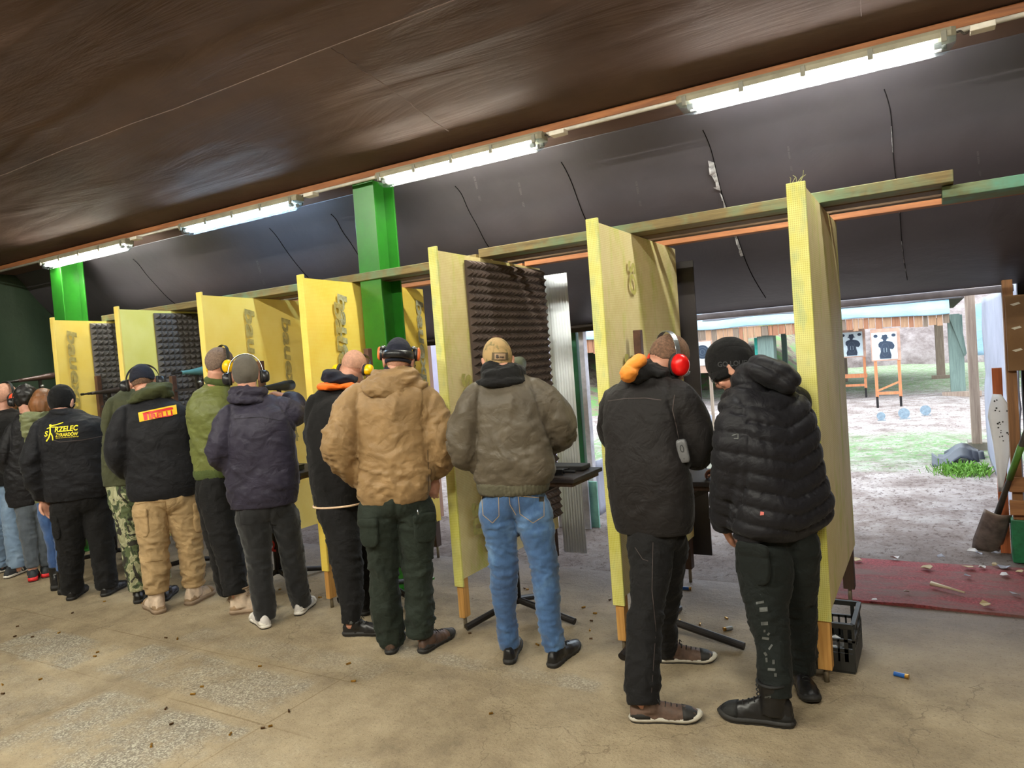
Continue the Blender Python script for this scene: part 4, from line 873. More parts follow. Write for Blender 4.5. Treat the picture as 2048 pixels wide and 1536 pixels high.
# ---- small litter
BRASS = M('brass', (196, 150, 72), .3, .9, var=.25, vs=60); BRD = M('tarnished_brass', (96, 70, 44), .4, .7, var=.3)
def case(L, r, mat):
    mb = MB(); mb.tube([(-L / 2, 0, 0), (-L / 2 + .001, 0, 0), (-L / 2 + .0015, 0, 0), (L / 2, 0, 0), (L / 2, 0, 0), (L / 2 - .004, 0, 0)], [r, r, r * .85, r * .96, r * .7, r * .68], 10); return mb
proto = [case(.019, .0055, 0), case(.026, .006, 0)]
me0 = [build(p_, 'cartridge_case', BRASS) for p_ in proto]; me1 = build(proto[0], 'cartridge_case', BRD)
protos = me0 + [me1]; used = set()
spots = [(1453, 1238), (1183, 1243), (1180, 1262), (1167, 1216), (1055, 1180), (1049, 1178), (940, 1268), (1075, 1291), (1182, 1279), (1360, 1224), (1358, 1243), (1220, 1201), (707, 1364), (520, 1334), (404, 1375), (386, 1390), (332, 1419), (343, 1450), (461, 1470), (303, 1493), (355, 1279), (332, 1277), (209, 1204), (195, 1306), (190, 1314), (35, 1254), (30, 1274), (65, 1275), (81, 1360), (5, 1371), (6, 1389), (118, 1267), (145, 1227), (285, 1208), (640, 1196), (630, 1198), (560, 1180), (618, 1196), (541, 1454), (526, 1458), (697, 1329), (1250, 1190), (982, 1429), (1400, 1250), (578, 1424), (550, 1195), (1088, 1240), (1068, 1160), (1190, 1228)]
for i, (px, py) in enumerate(spots):
    k = R.choice([0, 0, 1, 2, 2]); g = gp(px, py)
    o = protos[k]
    if k in used: o = protos[k].copy(); COL.objects.link(o)
    used.add(k); o.location = (g[0], g[1], .0062); o.rotation_euler = (0, 0, R.uniform(0, 6.28)); tag(o, 'small spent brass cartridge case lying on the concrete floor', 'cartridge case', 'spent cartridge cases on the floor')
for k in range(3):
    if k not in used: bpy.data.objects.remove(protos[k])
def shell(px, py, c, label, an, L=.065, rr=.0105):
    g = gp(px, py); d = np.array([math.cos(an), math.sin(an), 0]); c0 = np.array([g[0], g[1], rr + .001])
    e = empty('shotgun_shell', c0, label, 'shotgun shell'); mb = MB(); mb.tube([c0 - d * L / 2, c0 + d * L * .25], [rr, rr], 14); build(mb, 'hull', M('hull_%s' % label[:4], c, .35), e, smooth=False)
    mb = MB(); mb.tube([c0 + d * L * .25, c0 + d * L * .47, c0 + d * L * .48, c0 + d * L * .5], [rr * 1.02, rr * 1.02, rr * 1.15, rr * 1.15], 14); build(mb, 'brass_head', BRASS, e)
shell(1803, 1355, (22, 92, 176), 'blue shotgun shell with a brass head on the floor in front of the crate', -.25)
shell(1456, 1261, (170, 176, 186), 'silver shotgun shell with a brass head between the two right men', 3.9, .055)
shell(1374, 1180, (20, 74, 150), 'blue shell standing under the rear post of the second partition', .1, .06)
q = random.Random(31); SCR = [M('scrap_w', (196, 190, 188), .8), M('scrap_b', (176, 156, 120), .8), M('scrap_g', (150, 150, 160), .8)]
for i, (px, py) in enumerate(((1815, 1195), (1973, 1219), (2030, 1199), (1945, 1110), (1990, 1140), (2005, 1143), (1965, 1144), (1940, 1145), (1958, 1116), (2010, 1160), (2040, 1155), (1880, 1122), (1790, 1123), (1855, 1145), (1990, 1115), (1750, 1212), (1715, 1130), (1935, 1163), (1540, 1110), (1465, 1085))):
    g = gp(px, py); s_ = q.uniform(.025, .055); pts = [(g[0] + s_ * q.uniform(.5, 1) * math.cos(a), g[1] + s_ * q.uniform(.5, 1) * math.sin(a), .03 + q.uniform(0, .02)) for a in np.linspace(0, 5.4, 6)]
    mb = MB(); mb.add(pts, [tuple(range(6))]); o = build(mb, 'paper_scrap', SCR[i % 3], recalc=False); md = o.modifiers.new('s', 'SOLIDIFY'); md.thickness = .003
    tag(o, 'small torn scrap of paper or plastic on the red mat and soil', 'scrap', 'paper scraps at the edge of the red mat')
a = gp(1863, 1182); b = gp(1930, 1198); mb = MB(); mb.tube([a + [0, 0, .048], (a + b) / 2 + [0, 0, .046], b + [0, 0, .04]], [.016, .009, .006], 8); tag(build(mb, 'pale_stick', M('bone', (206, 190, 160), .7), smooth=True), 'pale tapered stick lying on the red mat', 'stick')
# table items
def prism(e, pts, y0, y1, m, nm):
    n = len(pts); mb = MB(); mb.add([(a, y0, b) for a, b in pts] + [(a, y1, b) for a, b in pts], [tuple(range(n)), tuple(range(2 * n - 1, n - 1, -1))] + [(i, (i + 1) % n, (i + 1) % n + n, i + n) for i in range(n)]); return build(mb, nm, m, e, bevel=.002)
GUN = M('gunmetal', (44, 44, 48), .35, .5); GUNL = M('gun_grip', (58, 58, 60), .7, bump=.3)
x, y, z = sC[0] + .3, 3.86, .953
e = empty('air_pistol', (x, y, z), 'black pistol lying on the shooting table beside the man in blue jeans', 'pistol')
mb = MB(); mb.box((x - .12, y - .03, z + .002), (x + .16, y + .005, z + .034)); build(mb, 'slide', GUN, e, bevel=.004)
mb = MB(); mb.box((x - .11, y - .13, z + .002), (x - .05, y - .03, z + .03)); build(mb, 'grip', GUNL, e, bevel=.006)
mb = MB(); mb.tube([(x + .16, y - .012, z + .02), (x + .24, y - .012, z + .02)], .009, 12); build(mb, 'barrel', GUN, e)
x, y = sC[0] + .38, 4.04
e = empty('pistol_case', (x, y, z), 'flat black case on the shooting table behind the pistol', 'case'); mb = MB(); mb.box((x - .14, y - .06, z), (x + .14, y + .07, z + .03)); build(mb, 'case_body', GUNL, e, bevel=.006)
mb = MB(); mb.tube([(x - .05, y - .06, z + .015), (x - .05, y - .075, z + .015), (x + .05, y - .075, z + .015), (x + .05, y - .06, z + .015)], .005, 6); build(mb, 'handle', GUN, e)
x, y = sE[0] + .42, 3.84
e = empty('ammunition_box', (x, y, z), 'small dark box on the shooting table in front of the navy jacket', 'box'); mb = MB(); mb.box((x - .06, y - .03, z), (x + .06, y + .03, z + .035)); build(mb, 'box_body', GUNL, e, bevel=.004); mb = MB(); mb.box((x - .062, y - .032, z + .03), (x + .062, y + .032, z + .04)); build(mb, 'lid', GUN, e, bevel=.003)
# ================================================================== PEOPLE
SKIN = NT('skin'); _co = SKIN.coord(); SKIN.l(SKIN.ramp(SKIN.noise(_co, 14, 4, .6), [(.3, (186, 128, 106)), (.7, (214, 160, 136))]), SKIN.b.inputs['Base Color']); SKIN.b.inputs['Roughness'].default_value = .5; SKIN.b.inputs['Subsurface Weight'].default_value = .08; SKIN.b.inputs['Subsurface Radius'].default_value = (.01, .004, .002)
SKIN.l(SKIN.bump(SKIN.noise(_co, 90, 3, .6), .15, .002), SKIN.b.inputs['Normal']); SKIN = SKIN.m
EYEW = M('eye_white', (226, 220, 214), .2, var=.02); IRIS = M('eye_dark', (40, 32, 28), .2)
def uframe(V, yaw, pitch=0, roll=0):
    """columns right, forward, up of a frame looking away from camera, turned right by yaw, nodded down by pitch, tilted right by roll (deg)"""
    f = np.array([V[0], V[1], 0]); a = math.radians(-yaw); f = np.array([f[0] * math.cos(a) - f[1] * math.sin(a), f[0] * math.sin(a) + f[1] * math.cos(a), 0])
    r = np.array([f[1], -f[0], 0]); u = np.array([0, 0, 1.0])
    c, s = math.cos(math.radians(pitch)), math.sin(math.radians(pitch)); f, u = f * c - u * s, u * c + f * s
    c, s = math.cos(math.radians(roll)), math.sin(math.radians(roll)); r, u = r * c - u * s, u * c + r * s
    return np.stack([r, f, u], 1)
def T(A, c, sc=1.0):
    return lambda p: np.array(c) + A @ (np.array(p) * sc)
def head_into(mb, A, c, sc, neck):
    t = T(A, c, sc)
    def bl(p, rx, ry, rz, n=20): mb.blob(t(p), rx * sc, ry * sc, rz * sc, A, n, 14)
    bl((0, -.012, .028), .077, .098, .098); bl((0, .028, -.04), .060, .070, .078); bl((0, .06, -.098), .030, .030, .024); bl((0, .082, .028), .048, .020, .016)
    for s in (-1, 1):
        bl((s * .080, -.008, -.012), .010, .021, .034, 12); bl((s * .036, .07, -.03), .022, .022, .022, 12)
        mb.blob(t((s * .088, -.016, .004)), .006 * sc, .013 * sc, .022 * sc, A, 10, 8)
    mb.tube([t((0, .092, .012)), t((0, .112, -.022)), t((0, .100, -.036))], [.009 * sc, .013 * sc, .012 * sc], 10, axis=False, roundcap=True)
    bl((0, .092, -.064), .023, .011, .007, 12); bl((0, .090, -.076), .019, .011, .007, 12)
    mb.tube([neck, (np.array(neck) + t((0, -.03, -.08))) / 2, t((0, -.022, -.045))], [.068, .060, .060], 18, axis=False)
def hand_into(mb, w, d, n, s, curl=35, sc=1.0, spread=1.0):
    w = np.array(w); d = norm(d); n = norm(np.array(n) - d * (np.array(n) @ d)); sd = np.cross(d, n) * s
    A = np.stack([sd, d, n], 1)
    mb.tube([w - d * .03, w + d * .012], [.027 * sc, .026 * sc], 12, axis=False); mb.blob(w + d * .048 * sc, .041 * sc, .052 * sc, .017 * sc, A, 18, 12, e=2.5)
    for k, (o, L) in enumerate(((-.031, .058), (-.011, .072), (.010, .078), (.030, .070))):
        b = w + d * .082 * sc + sd * o * sc * spread; P = [b - d * .02]; ang = 0; dd = norm(d + sd * o * 3 * spread)
        P.append(b)
        for j, f in enumerate((.45, .3, .25)):
            ang += math.radians(curl * (.8 if j == 0 else 1)); P.append(P[-1] + (dd * math.cos(ang) + n * math.sin(ang)) * L * f * sc)
        mb.tube(P, [.0098 * sc, .0096 * sc, .0088 * sc, .0080 * sc, .0070 * sc], 9, axis=False, roundcap=True)
    b = w + d * .022 * sc + sd * .030 * sc; P = [b, b + (d * .7 + sd * .6 + n * .25) * .034 * sc, b + (d * 1.45 + sd * .82 + n * .55) * .034 * sc, b + (d * 2.1 + sd * .9 + n * .9) * .032 * sc]
    mb.tube(P, [.013 * sc, .0118 * sc, .0102 * sc, .008 * sc], 9, axis=False, roundcap=True)
TANS_ = M('tan_sole', (150, 128, 106), .8, bump=.3); SOLEK = M('sole_black', (38, 36, 34), .7, bump=.3, bs=60); LACEK = M('lace_black', (28, 28, 28), .8)
def make_shoe(e, heel, toe, upper, sole, lace=None, L=.30, kind='shoe', accent=None, label=None, wide=1.0, sole_h=.028, name='shoe', stripes=None, toecap=None):
    g0 = gp(*heel); g1 = gp(*toe); f = norm(g1 - g0); f[2] = 0; f = norm(f); r = np.array([f[1], -f[0], 0.0]); up = np.array([0, 0, 1.0])
    tt = [0, .03, .1, .22, .36, .5, .64, .78, .9, .97, 1.0]
    hw = [.018, .028, .036, .037, .036, .039, .045, .047, .040, .026, .010]
    ht = [.055, .075, .088, .092, .090, .076, .064, .056, .046, .036, .022]
    if kind == 'boot': ht = [.075, .11, .13, .135, .125, .10, .082, .072, .062, .048, .028]
    mb = MB(); rs = []
    for a, w, h in zip(tt, hw, ht):
        w *= wide; ring = []
        for k in range(18):
            an = 2 * math.pi * k / 18; cx = math.cos(an); sz = math.sin(an)
            x = w * math.copysign(abs(cx) ** .75, cx); z = sole_h * .8 + (h - sole_h * .6) * (max(0, sz) ** .85 if sz > 0 else 0) + (0 if sz > 0 else -.004)
            if h > .07 and sz > .2: x *= 1 - .25 * sz
            ring.append(g0 + f * a * L + r * x + up * z)
        rs.append(ring)
    mb.rings(rs)
    ank = g0 + f * .085
    if kind == 'boot': mb.tube([ank + up * .05, ank + up * .12 - f * .006, ank + up * .19 - f * .004], [.056, .054, .060], 16)
    else: mb.tube([ank + up * .05, ank + up * .095], [.046, .042], 16)
    rs = int(g0[0] * 100) % 97
    def dsp(co, no):
        d = .004 * (1 - np.abs(2 * vn(co * np.array([38, 38, 26]), rs) - 1)) - .002; return co + no * d[:, None]
    off = worldloc(e); me = remesh(mb, name, .0065, 3, dsp, off); o = finish(name, me, upper, e, True)
    if label: o['label'] = label
    # midsole and dark tread
    n = 96; outl = []
    for k in range(n):
        u = k / n * 2; side = 1 if u < 1 else -1; q = u if u < 1 else 2 - u; q = .5 - .5 * math.cos(math.pi * q); w = np.interp(q, [0, .015, .05, .12, .25, .38, .55, .68, .8, .9, .96, .99, 1.0], [.0, .022, .033, .039, .040, .037, .042, .049, .050, .043, .030, .016, .0]) * wide * (.96 + .08 * (kind == 'boot')); outl.append((q * (L + .014) - .007, side * w))
    for nm, mat_, prof in (('midsole', sole, ((.008, 1.0), (sole_h * .6, 1.03), (sole_h, .97))), ('tread', SOLEK if sole is not TANS_ else sole, ((0.0, .97), (.005, 1.0), (.0105, 1.0)))):
        mb = MB(); rs_ = []
        for z, grow in prof:
            ring = []
            for i, (q, w) in enumerate(outl):
                rock = .014 * max(0, (q / L - .76) / .24) ** 2; tr = 1.0 if nm == 'midsole' or z > .008 else (1 if i % 4 < 2 else .95); ring.append(g0 + f * ((q - L / 2) * (grow if abs(q - L / 2) > 0 else 1) + L / 2) + r * w * grow * tr + up * (z + rock))
            rs_.append(ring)
        mb.rings(rs_); build(mb, nm, mat_, o, smooth=(nm == 'midsole'))
    if accent or kind == 'boot':
        am = accent or LACEK
        for nm, tl, kz, kw in (('heel_counter', [-.004, .03, .1, .2, .28], .62, 1.07), ('toe_cap', [.74, .80, .88, .94, .98, 1.012], .80, 1.07)):
            mb = MB(); rs_ = []
            for a in tl:
                w = np.interp(a, tt, hw) * wide * kw; h = np.interp(a, tt, ht) * (kz if nm == 'heel_counter' else 1.03) * (1 if a < .9 or nm != 'toe_cap' else .98)
                if nm == 'heel_counter' and a > .2: h *= .7
                rs_.append([g0 + f * a * L + r * w * math.copysign(abs(math.cos(an)) ** .75, math.cos(an)) + up * (sole_h * .8 + (h - sole_h * .6) * max(0, math.sin(an)) ** .85) for an in [2 * math.pi * k / 18 for k in range(18)]])
            mb.rings(rs_); build(mb, nm, am, o, smooth=True)
        if kind == 'boot':
            c = ank + up * .186 - f * .004; mb = MB(); mb.tube([c + f * .060 * math.cos(a) + r * .060 * math.sin(a) for a in np.linspace(0, 2 * math.pi, 22)], .007, 8); build(mb, 'collar', am, o, smooth=True)
    if lace:
        mb = MB()
        if kind == 'boot':
            for z in (.125, .145, .165): c = ank + f * .058 + up * z; mb.tube([c - r * .03 - f * .012, c + f * .004, c + r * .03 - f * .012], .0026, 6, sub=3)
        for q in (.42, .50, .58, .66):
            z = np.interp(q, tt, ht) + .006; w = .022; c = g0 + f * q * L + up * z
            mb.tube([c - r * w - up * .010, c + up * .002 + f * .004, c + r * w - up * .010], .0026, 6, sub=3)
        c = g0 + f * .4 * L + up * (np.interp(.4, tt, ht) + .008)
        for s in (-1, 1): mb.tube([c, c + r * s * .022 + up * .012, c + r * s * .034 - up * .004 + f * .01], .0024, 6, sub=3)
        build(mb, 'laces', lace, o, smooth=True)
    if stripes is not None:
        for q in (.36, .46, .56):
            mb = MB(); c = g0 + f * q * L
            for s in (-1, 1): mb.bar(c + r * s * .040 + up * .03, c + f * (-.022) + r * s * .036 + up * .072, .013, .004, up=tuple(r))
            build(mb, 'stripe', stripes, o)
    return ank
def loft_torso(mb, rows, D, yaw, ratio, shrink=1.0, axis=True, e=2.4, amp=1.0):
    cs = []; rr = []
    for row in rows:
        py, l, rgt = row[0], row[1], row[2]; doff = row[3] if len(row) > 3 else 0; rt_ = row[4] if len(row) > 4 else ratio
        c = at((l + rgt) / 2, py, D + doff); w = (rgt - l) / 2 * mpp(c) * shrink; th = math.radians(yaw)
        a = w / math.sqrt(math.cos(th) ** 2 + (rt_ * math.sin(th)) ** 2); cs.append((c, a, a * rt_))
    V = pixdir(cs[0][0]); Fm = uframe(V, yaw)
    Q = smoothpts([np.array([*c, a, b]) for c, a, b in cs], 4); rs = []
    def ring(q, k=1.0, dz=0):
        return [q[:3] + np.array([0, 0, dz]) + Fm[:, 0] * q[3] * k * math.copysign(abs(math.cos(t)) ** (2 / e), math.cos(t)) + Fm[:, 1] * q[4] * k * math.copysign(abs(math.sin(t)) ** (2 / e), math.sin(t)) for t in [2 * math.pi * i / 28 for i in range(28)]]
    q0, q1 = Q[0], Q[-1]
    for k, dz in ((.3, .045), (.65, .035), (.88, .018)): rs.append(ring(q0, k, dz * shrink))
    for q in Q: rs.append(ring(q))
    rs.append(ring(q1, 1.02, -.014)); rs.append(ring(q1, .85, -.018))
    mb.rings(rs)
    if axis: mb.axes.append((np.array([q[:3] for q in Q]), np.array([(q[3] + q[4]) / 2 for q in Q]), [(0, .5), (.45, .6), (.8, 1.1), (1, .5)], amp))
    return Q, Fm
ALL = {}
def person(key, label, shoes, rows, arms, legs, head, jm, tm, D=None, yaw=0, ratio=.62, hands=(), jd=None, td=None, hood=(), extra=(), pelvis=None, jname='jacket', tname='trousers', voxel=.011, puffer=False, hem=None, cuffm=None, neckdoff=None, jlabel=None, seed=1):
    feet = [gp(*s['heel']) + 0.0 for s in shoes]
    anks = []
    for s in shoes:
        g0 = gp(*s['heel']); f = norm(gp(*s['toe']) - g0); anks.append(g0 + f * .085)
    D = D or sum(hdist(a) for a in anks) / len(anks)
    base = sum(anks) / len(anks); base = np.array([base[0], base[1], 0])
    e = empty('person', base, label, 'person')
    for s in shoes:
        k = dict(s); k.setdefault('sole', SOLEK); make_shoe(e, **k)
    # ---- trousers
    mb = MB(); hemrow = rows[-1]; hpx = (hemrow[1] + hemrow[2]) / 2; hw = (hemrow[2] - hemrow[1]) / 2; hd = hemrow[3] if len(hemrow) > 3 else 0
    pv = pelvis or (hpx, hemrow[0] - 4, hw * .9, None)
    pc = at(pv[0], pv[1], D + hd); m = mpp(pc); Vd = pixdir(pc); Fm = uframe(Vd, yaw)
    mb.blob(pc, pv[2] * m * .9, pv[2] * m * (ratio + .0), (pv[3] or pv[2] * 1.0) * m, Fm, 24, 16, e=2.3)
    legpts = []
    for li, lg in enumerate(legs):
        ak = anks[li]; y0, y1 = pv[1], lg[-1][1]; P = []; rad = []
        for j, (px, py, rp) in enumerate(lg):
            t_ = max(0, min(1, (py - y0) / (y1 - y0))); dd = (D + hd) * (1 - t_) + hdist(ak) * t_; p = at(px, py, dd); P.append(p); rad.append(rp * mpp(p))
        top = pc + (P[0] - pc) * .45; P = [top] + P; rad = [rad[0] * .95] + rad
        mb.tube(P, rad, 20, sub=4, roundcap=False, hot=[(0, .3), (.15, .9), (.35, .45), (.5, 1.15), (.65, .6), (.85, 1.2), (1, 1.5)], flat=1.0); legpts.append((P, rad))
    td = td or {}
    off = base; me = remesh(mb, tname, voxel * .9, td.get('smooth', 4), wrinkler(mb.axes, td.get('amp', .007), td.get('freq', 20), seed * 7 + 3, td.get('low', .008), td.get('qf', 13), 2.0), off)
    tr = finish(tname, me, tm, e, True)
    # ---- jacket
    mb = MB(); jd = jd or {}
    Q, Fj = loft_torso(mb, rows, D, yaw, ratio)
    armpts = []
    for arm in arms:
        P = []; rad = []
        for (px, py, doff, rp) in arm: p = at(px, py, D + doff); P.append(p); rad.append(rp * mpp(p))
        jn = np.array(Q[2][:3]) + (P[0] - np.array(Q[2][:3])) * .45; Pj = [np.array([jn[0], jn[1], max(jn[2], P[0][2]) + .012])] + P; rj = [rad[0] * .85] + rad
        mb.tube(Pj, rj, 20, sub=5, roundcap=True, hot=jd.get('armhot', [(0, .4), (.3, .7), (.5, 1.3), (.7, 1.0), (1, 1.1)])); armpts.append((P, rad))
    for b in extra:
        px, py, doff, rx, rz, rd = b[:6]; c = at(px, py, D + doff); m = mpp(c); A = uframe(pixdir(c), 0, b[7] if len(b) > 7 else 0, b[6] if len(b) > 6 else 0); mb.blob(c, rx * m, rd * m, rz * m, A, 20, 14, e=2.2)
    if puffer:
        wr = wrinkler(mb.axes, .0015, 50, 3, .012); axes = mb.axes
        def dj(co, no):
            S, Lh, W, Qv, K, Td = axis_coords(co, axes); c0 = Q[len(Q) // 2][:3]; lat = (co - c0) @ Fj[:, 0]
            ph = np.where(K == 0, (co[:, 2] - .26 * np.abs(lat + .02) + .035 * (vn(co * 3, 4) - .5)) / .076, S / .074 + (vn(co * 4, 5) - .5) * .4)
            a = np.abs(np.sin(np.pi * ph)) ** .34; n2 = vn(co * np.array([60, 60, 18]), 9) - .5; n3 = vn(co * 14, 19) - .5
            co2 = wr(co, no); return co2 + no * (.020 * (a - .75) + .012 * n2 * (1.15 - a) + .008 * n3)[:, None]
    else: dj = wrinkler(mb.axes, jd.get('amp', .009), jd.get('freq', 16), seed * 5 + 1, jd.get('low', .012))
    me = remesh(mb, jname, jd.get('voxel', voxel), jd.get('smooth', 6), dj, off); jk = finish(jname, me, jm, e, True)
    if jlabel: jk['label'] = jlabel
    parts = {'person': e, 'jacket': jk, 'trousers': tr, 'D': D, 'Q': Q, 'F': Fj, 'arms': armpts, 'legs': legpts, 'base': base}
    if hem:
        mbh = MB(); Qh, _ = loft_torso(mbh, hem[0], D, yaw, ratio, axis=False)
        me = remesh(mbh, 'hem_band', .010, 3, (lambda co, no: co + no * (.0022 * np.sin((co @ Fj[:, 0]) * 520 + (co @ Fj[:, 1]) * 300))[:, None]) if hem[2] else None, off)
        finish('hem_band', me, hem[1], e, True)
    for i, hb in enumerate(hood):
        mbh = MB()
        for b in hb['blobs']:
            px, py, doff, rx, rz, rd = b[:6]; c = at(px, py, D + doff); m = mpp(c); A = uframe(pixdir(c), b[8] if len(b) > 8 else 0, b[7] if len(b) > 7 else 0, b[6] if len(b) > 6 else 0); mbh.blob(c, rx * m, rd * m, rz * m, A, 22, 14, e=2.2)
        c0 = at(hb['blobs'][0][0], hb['blobs'][0][1], D); mbh.axes.append((np.array([c0 + [0, 0, .2], c0 - [0, 0, .2]]), np.array([.1, .1]), [(0, 1), (1, 1)], 1))
        fn = wrinkler(mbh.axes, hb.get('amp', .010), hb.get('freq', 20), 40 + seed + i, .014)
        if hb.get('puffer'):
            def fn(co, no):
                ph = (co @ norm(AX[:3] * 0 + np.array([.6, .2, 1]))) / .075; a = np.abs(np.sin(np.pi * ph + 2 * vn(co * 5, 3))) ** .6; return co + no * (.016 * (a - .6) + .012 * (vn(co * 22, 8) - .5))[:, None]
        me = remesh(mbh, hb.get('name', 'hood'), .009, 4, fn, off); ho = finish(hb.get('name', 'hood'), me, hb['mat'], e, True)
        if hb.get('label'): ho['label'] = hb['label']
        parts['hood%d' % i] = ho
    # ---- body: one continuous surface under the clothes
    hx, hy, hdo, hyaw, hpitch, hroll = head[:6]; sc = head[6] if len(head) > 6 else 1.0
    hc = at(hx, hy, D + hdo); A = uframe(pixdir(hc), hyaw, hpitch, hroll)
    top = np.array(Q[0][:3]); mb = MB(); nb = top + np.array([0, 0, -.02])
    head_into(mb, A, hc, sc, nb)
    mb.tube([pc, (pc + top) / 2, top - [0, 0, .05]], [.08, .09, .08], 16, sub=3, axis=False, roundcap=True)
    for k, (P, rad) in enumerate(legpts):
        mb.tube([p for p in P], [r_ * .6 for r_ in rad], 12, sub=2, axis=False); mb.tube([P[-1], anks[k] + [0, 0, .07]], [.036, .036], 10, axis=False, roundcap=True)
    for (P, rad), h in zip(armpts, list(hands) + [None] * 4):
        mb.tube([top + (P[0] - top) * .5 - [0, 0, .07], *P[0:]], [.04] + [min(.045, r_ * .6) for r_ in rad], 12, axis=False, roundcap=True)
        w = P[-1]; d = norm(P[-1] - P[-2])
        if h: d = norm(uframe(pixdir(w), 0) @ np.array(h['d'])) if 'd' in h else d; n_ = uframe(pixdir(w), 0) @ np.array(h['n']); hand_into(mb, w + d * (rad[-1] * .75), d, n_, h.get('s', 1), h.get('curl', 35), h.get('sc', 1))
        else: hand_into(mb, w + d * rad[-1] * .6, d, np.array([0, 0, -1.0]) if abs(d[2]) < .8 else Fj[:, 1], 1, 40)
    me = remesh(mb, 'body', .0062, 2, None, off); bo = finish('body', me, SKIN, e, True); parts['body'] = bo
    t = T(A, hc, sc)
    for s in (-1, 1):
        m1 = MB(); m1.blob(t((s * .031, .083, .004)), .0125 * sc, .0125 * sc, .0125 * sc, A, 12, 10); ey = build(m1, 'eye', EYEW, e, smooth=True)
        m1 = MB(); m1.blob(t((s * .031, .0915, .003)), .006 * sc, .005 * sc, .006 * sc, A, 10, 8); build(m1, 'iris', IRIS, ey, smooth=True)
    parts.update(A=A, hc=hc, sc=sc, t=t); ALL[key] = parts; return parts
def shell_cap(P, name, mat, zc_=-.005, front=.04, grow=1.06, amp=.003, seed=1, freq=60, back=-.06, tall=1.0, voxel=.006, label=None, tilt=0):
    """hair or knitted cap: a closed cap over the cranium, cut along a sloping hairline"""
    A, hc, sc, t = P['A'], P['hc'], P['sc'], P['t']; mb = MB(); mb.blob(t((0, -.012, .028)), .077 * sc * grow, .098 * sc * grow, .098 * sc * grow * tall, A, 30, 22)
    def f(co, no):
        L = (co - hc) @ A / sc; n = (vn(co * freq, seed) - .5) * 2 * amp; co = co + no * n[:, None]; L = (co - hc) @ A / sc
        line = back + (front - back) * np.clip((L[:, 1] + .07) / .14, 0, 1)
        low = L[:, 2] < line; C = np.array([0, -.012, .028]); LL = L.copy(); d = L - C; k = np.where(low, .86 - .4 * np.clip((line - L[:, 2]) / .1, 0, 1), 1.0)
        LL = C + d * k[:, None]; return hc + (LL * sc) @ A.T
    me = remesh(mb, name, voxel, 1, f, worldloc(P['person'])); o = finish(name, me, mat, P['person'], True)
    if label: o['label'] = label
    P[name] = o; return o
def band_ring(P, name, mat, z0=-.02, z1=.03, tiltf=.05, grow=1.1, parent=None, arc=(0, 360), amp=0, thick=.006):
    A, sc, t = P['A'], P['sc'], P['t']; mb = MB(); rs = []; n = 36
    a0, a1 = arc
    closed = (a1 - a0) >= 360
    for k in range(n + (0 if closed else 1)):
        a = math.radians(a0 + (a1 - a0) * k / n); x = .077 * math.cos(a); y = .098 * math.sin(a); zz = (y / .098) * tiltf
        def pt(g, z):
            kz = math.sqrt(max(.1, 1 - ((z + zz - .028) / .108) ** 2)); return t((x * g * kz, -.012 + y * g * kz, z + zz))
        g = grow; g2 = grow - thick / .08
        rs.append([pt(g, z0), pt(g + .02, (z0 + z1) / 2), pt(g, z1), pt(g2, z1), pt(g2, z0)])
    mb.rings(rs, cap=not closed, closed=closed); return build(mb, name, mat, parent or P['person'], smooth=True, bevel=0)
def muffs(P, cupm, bandm, tilt=0, size=1.0, spread=.088, up=0, label=None, grow=1.16, padm=None, x=.0, wide=.012, z=-.012, thin=False):
    A, sc, t = P['A'], P['sc'], P['t']; e = P['person']; n = 26; ca, sa = math.cos(math.radians(tilt)), math.sin(math.radians(tilt))
    def q(x, y, z_): return t((x, -.005 + y * ca - z_ * sa, y * sa + z_ * ca))
    mb = MB(); rs = []; R1 = .108
    for k in range(n + 1):
        a = math.pi * k / n; cx = (spread + .012) * math.cos(a) * (1 if abs(math.cos(a)) < .97 else 1); cz = .0 + (R1 + .032 + up) * math.sin(a) ** .8
        ring = []
        for dy, dr in ((-wide, 0), (-wide, .004), (wide, .004), (wide, 0)): ring.append(q(cx * (1 + dr * 9), dy, cz + dr * math.sin(a)))
        rs.append(ring)
    mb.rings(rs); ed = build(mb, 'ear_defenders', bandm, e, smooth=False, bevel=.001)
    if label: ed['label'] = label
    for s in (-1, 1):
        c = np.array([s * (spread + .012), 0, z])
        mb = MB(); ax = A[:, 0] * s; pr = [(.0, .9), (.006, 1.0), (.022, 1.0), (.034, .88), (.042, .62), (.044, .2)]
        cc = q(*c); V3 = A @ np.array([0, -sa, ca]); V2 = A @ np.array([0, ca, sa]); rs = []
        for d, k in pr: rs.append([cc + ax * (d - .006) * sc * size + (V2 * math.cos(a) * .029 + V3 * math.sin(a) * .038) * k * size * sc for a in np.linspace(0, 2 * math.pi, 21)[:-1]])
        mb.rings(rs); cup = build(mb, 'ear_cup', cupm, ed, smooth=True)
        mb = MB(); rs = []
        for d, k in ((-.012, .8), (-.012, 1.05), (.002, 1.1), (.004, .9)): rs.append([cc + ax * (d - .004) * sc * size + (V2 * math.cos(a) * .029 + V3 * math.sin(a) * .038) * k * size * sc for a in np.linspace(0, 2 * math.pi, 21)[:-1]])
        mb.rings(rs); build(mb, 'cushion', padm or SOLEK, cup, smooth=True)
        if thin:
            mb = MB(); mb.bar(cc + ax * .034 * size - V3 * .03, cc + ax * .012 + V3 * .05, .012, .006, up=tuple(ax)); build(mb, 'cup_bracket', SOLEK, cup)
    return ed
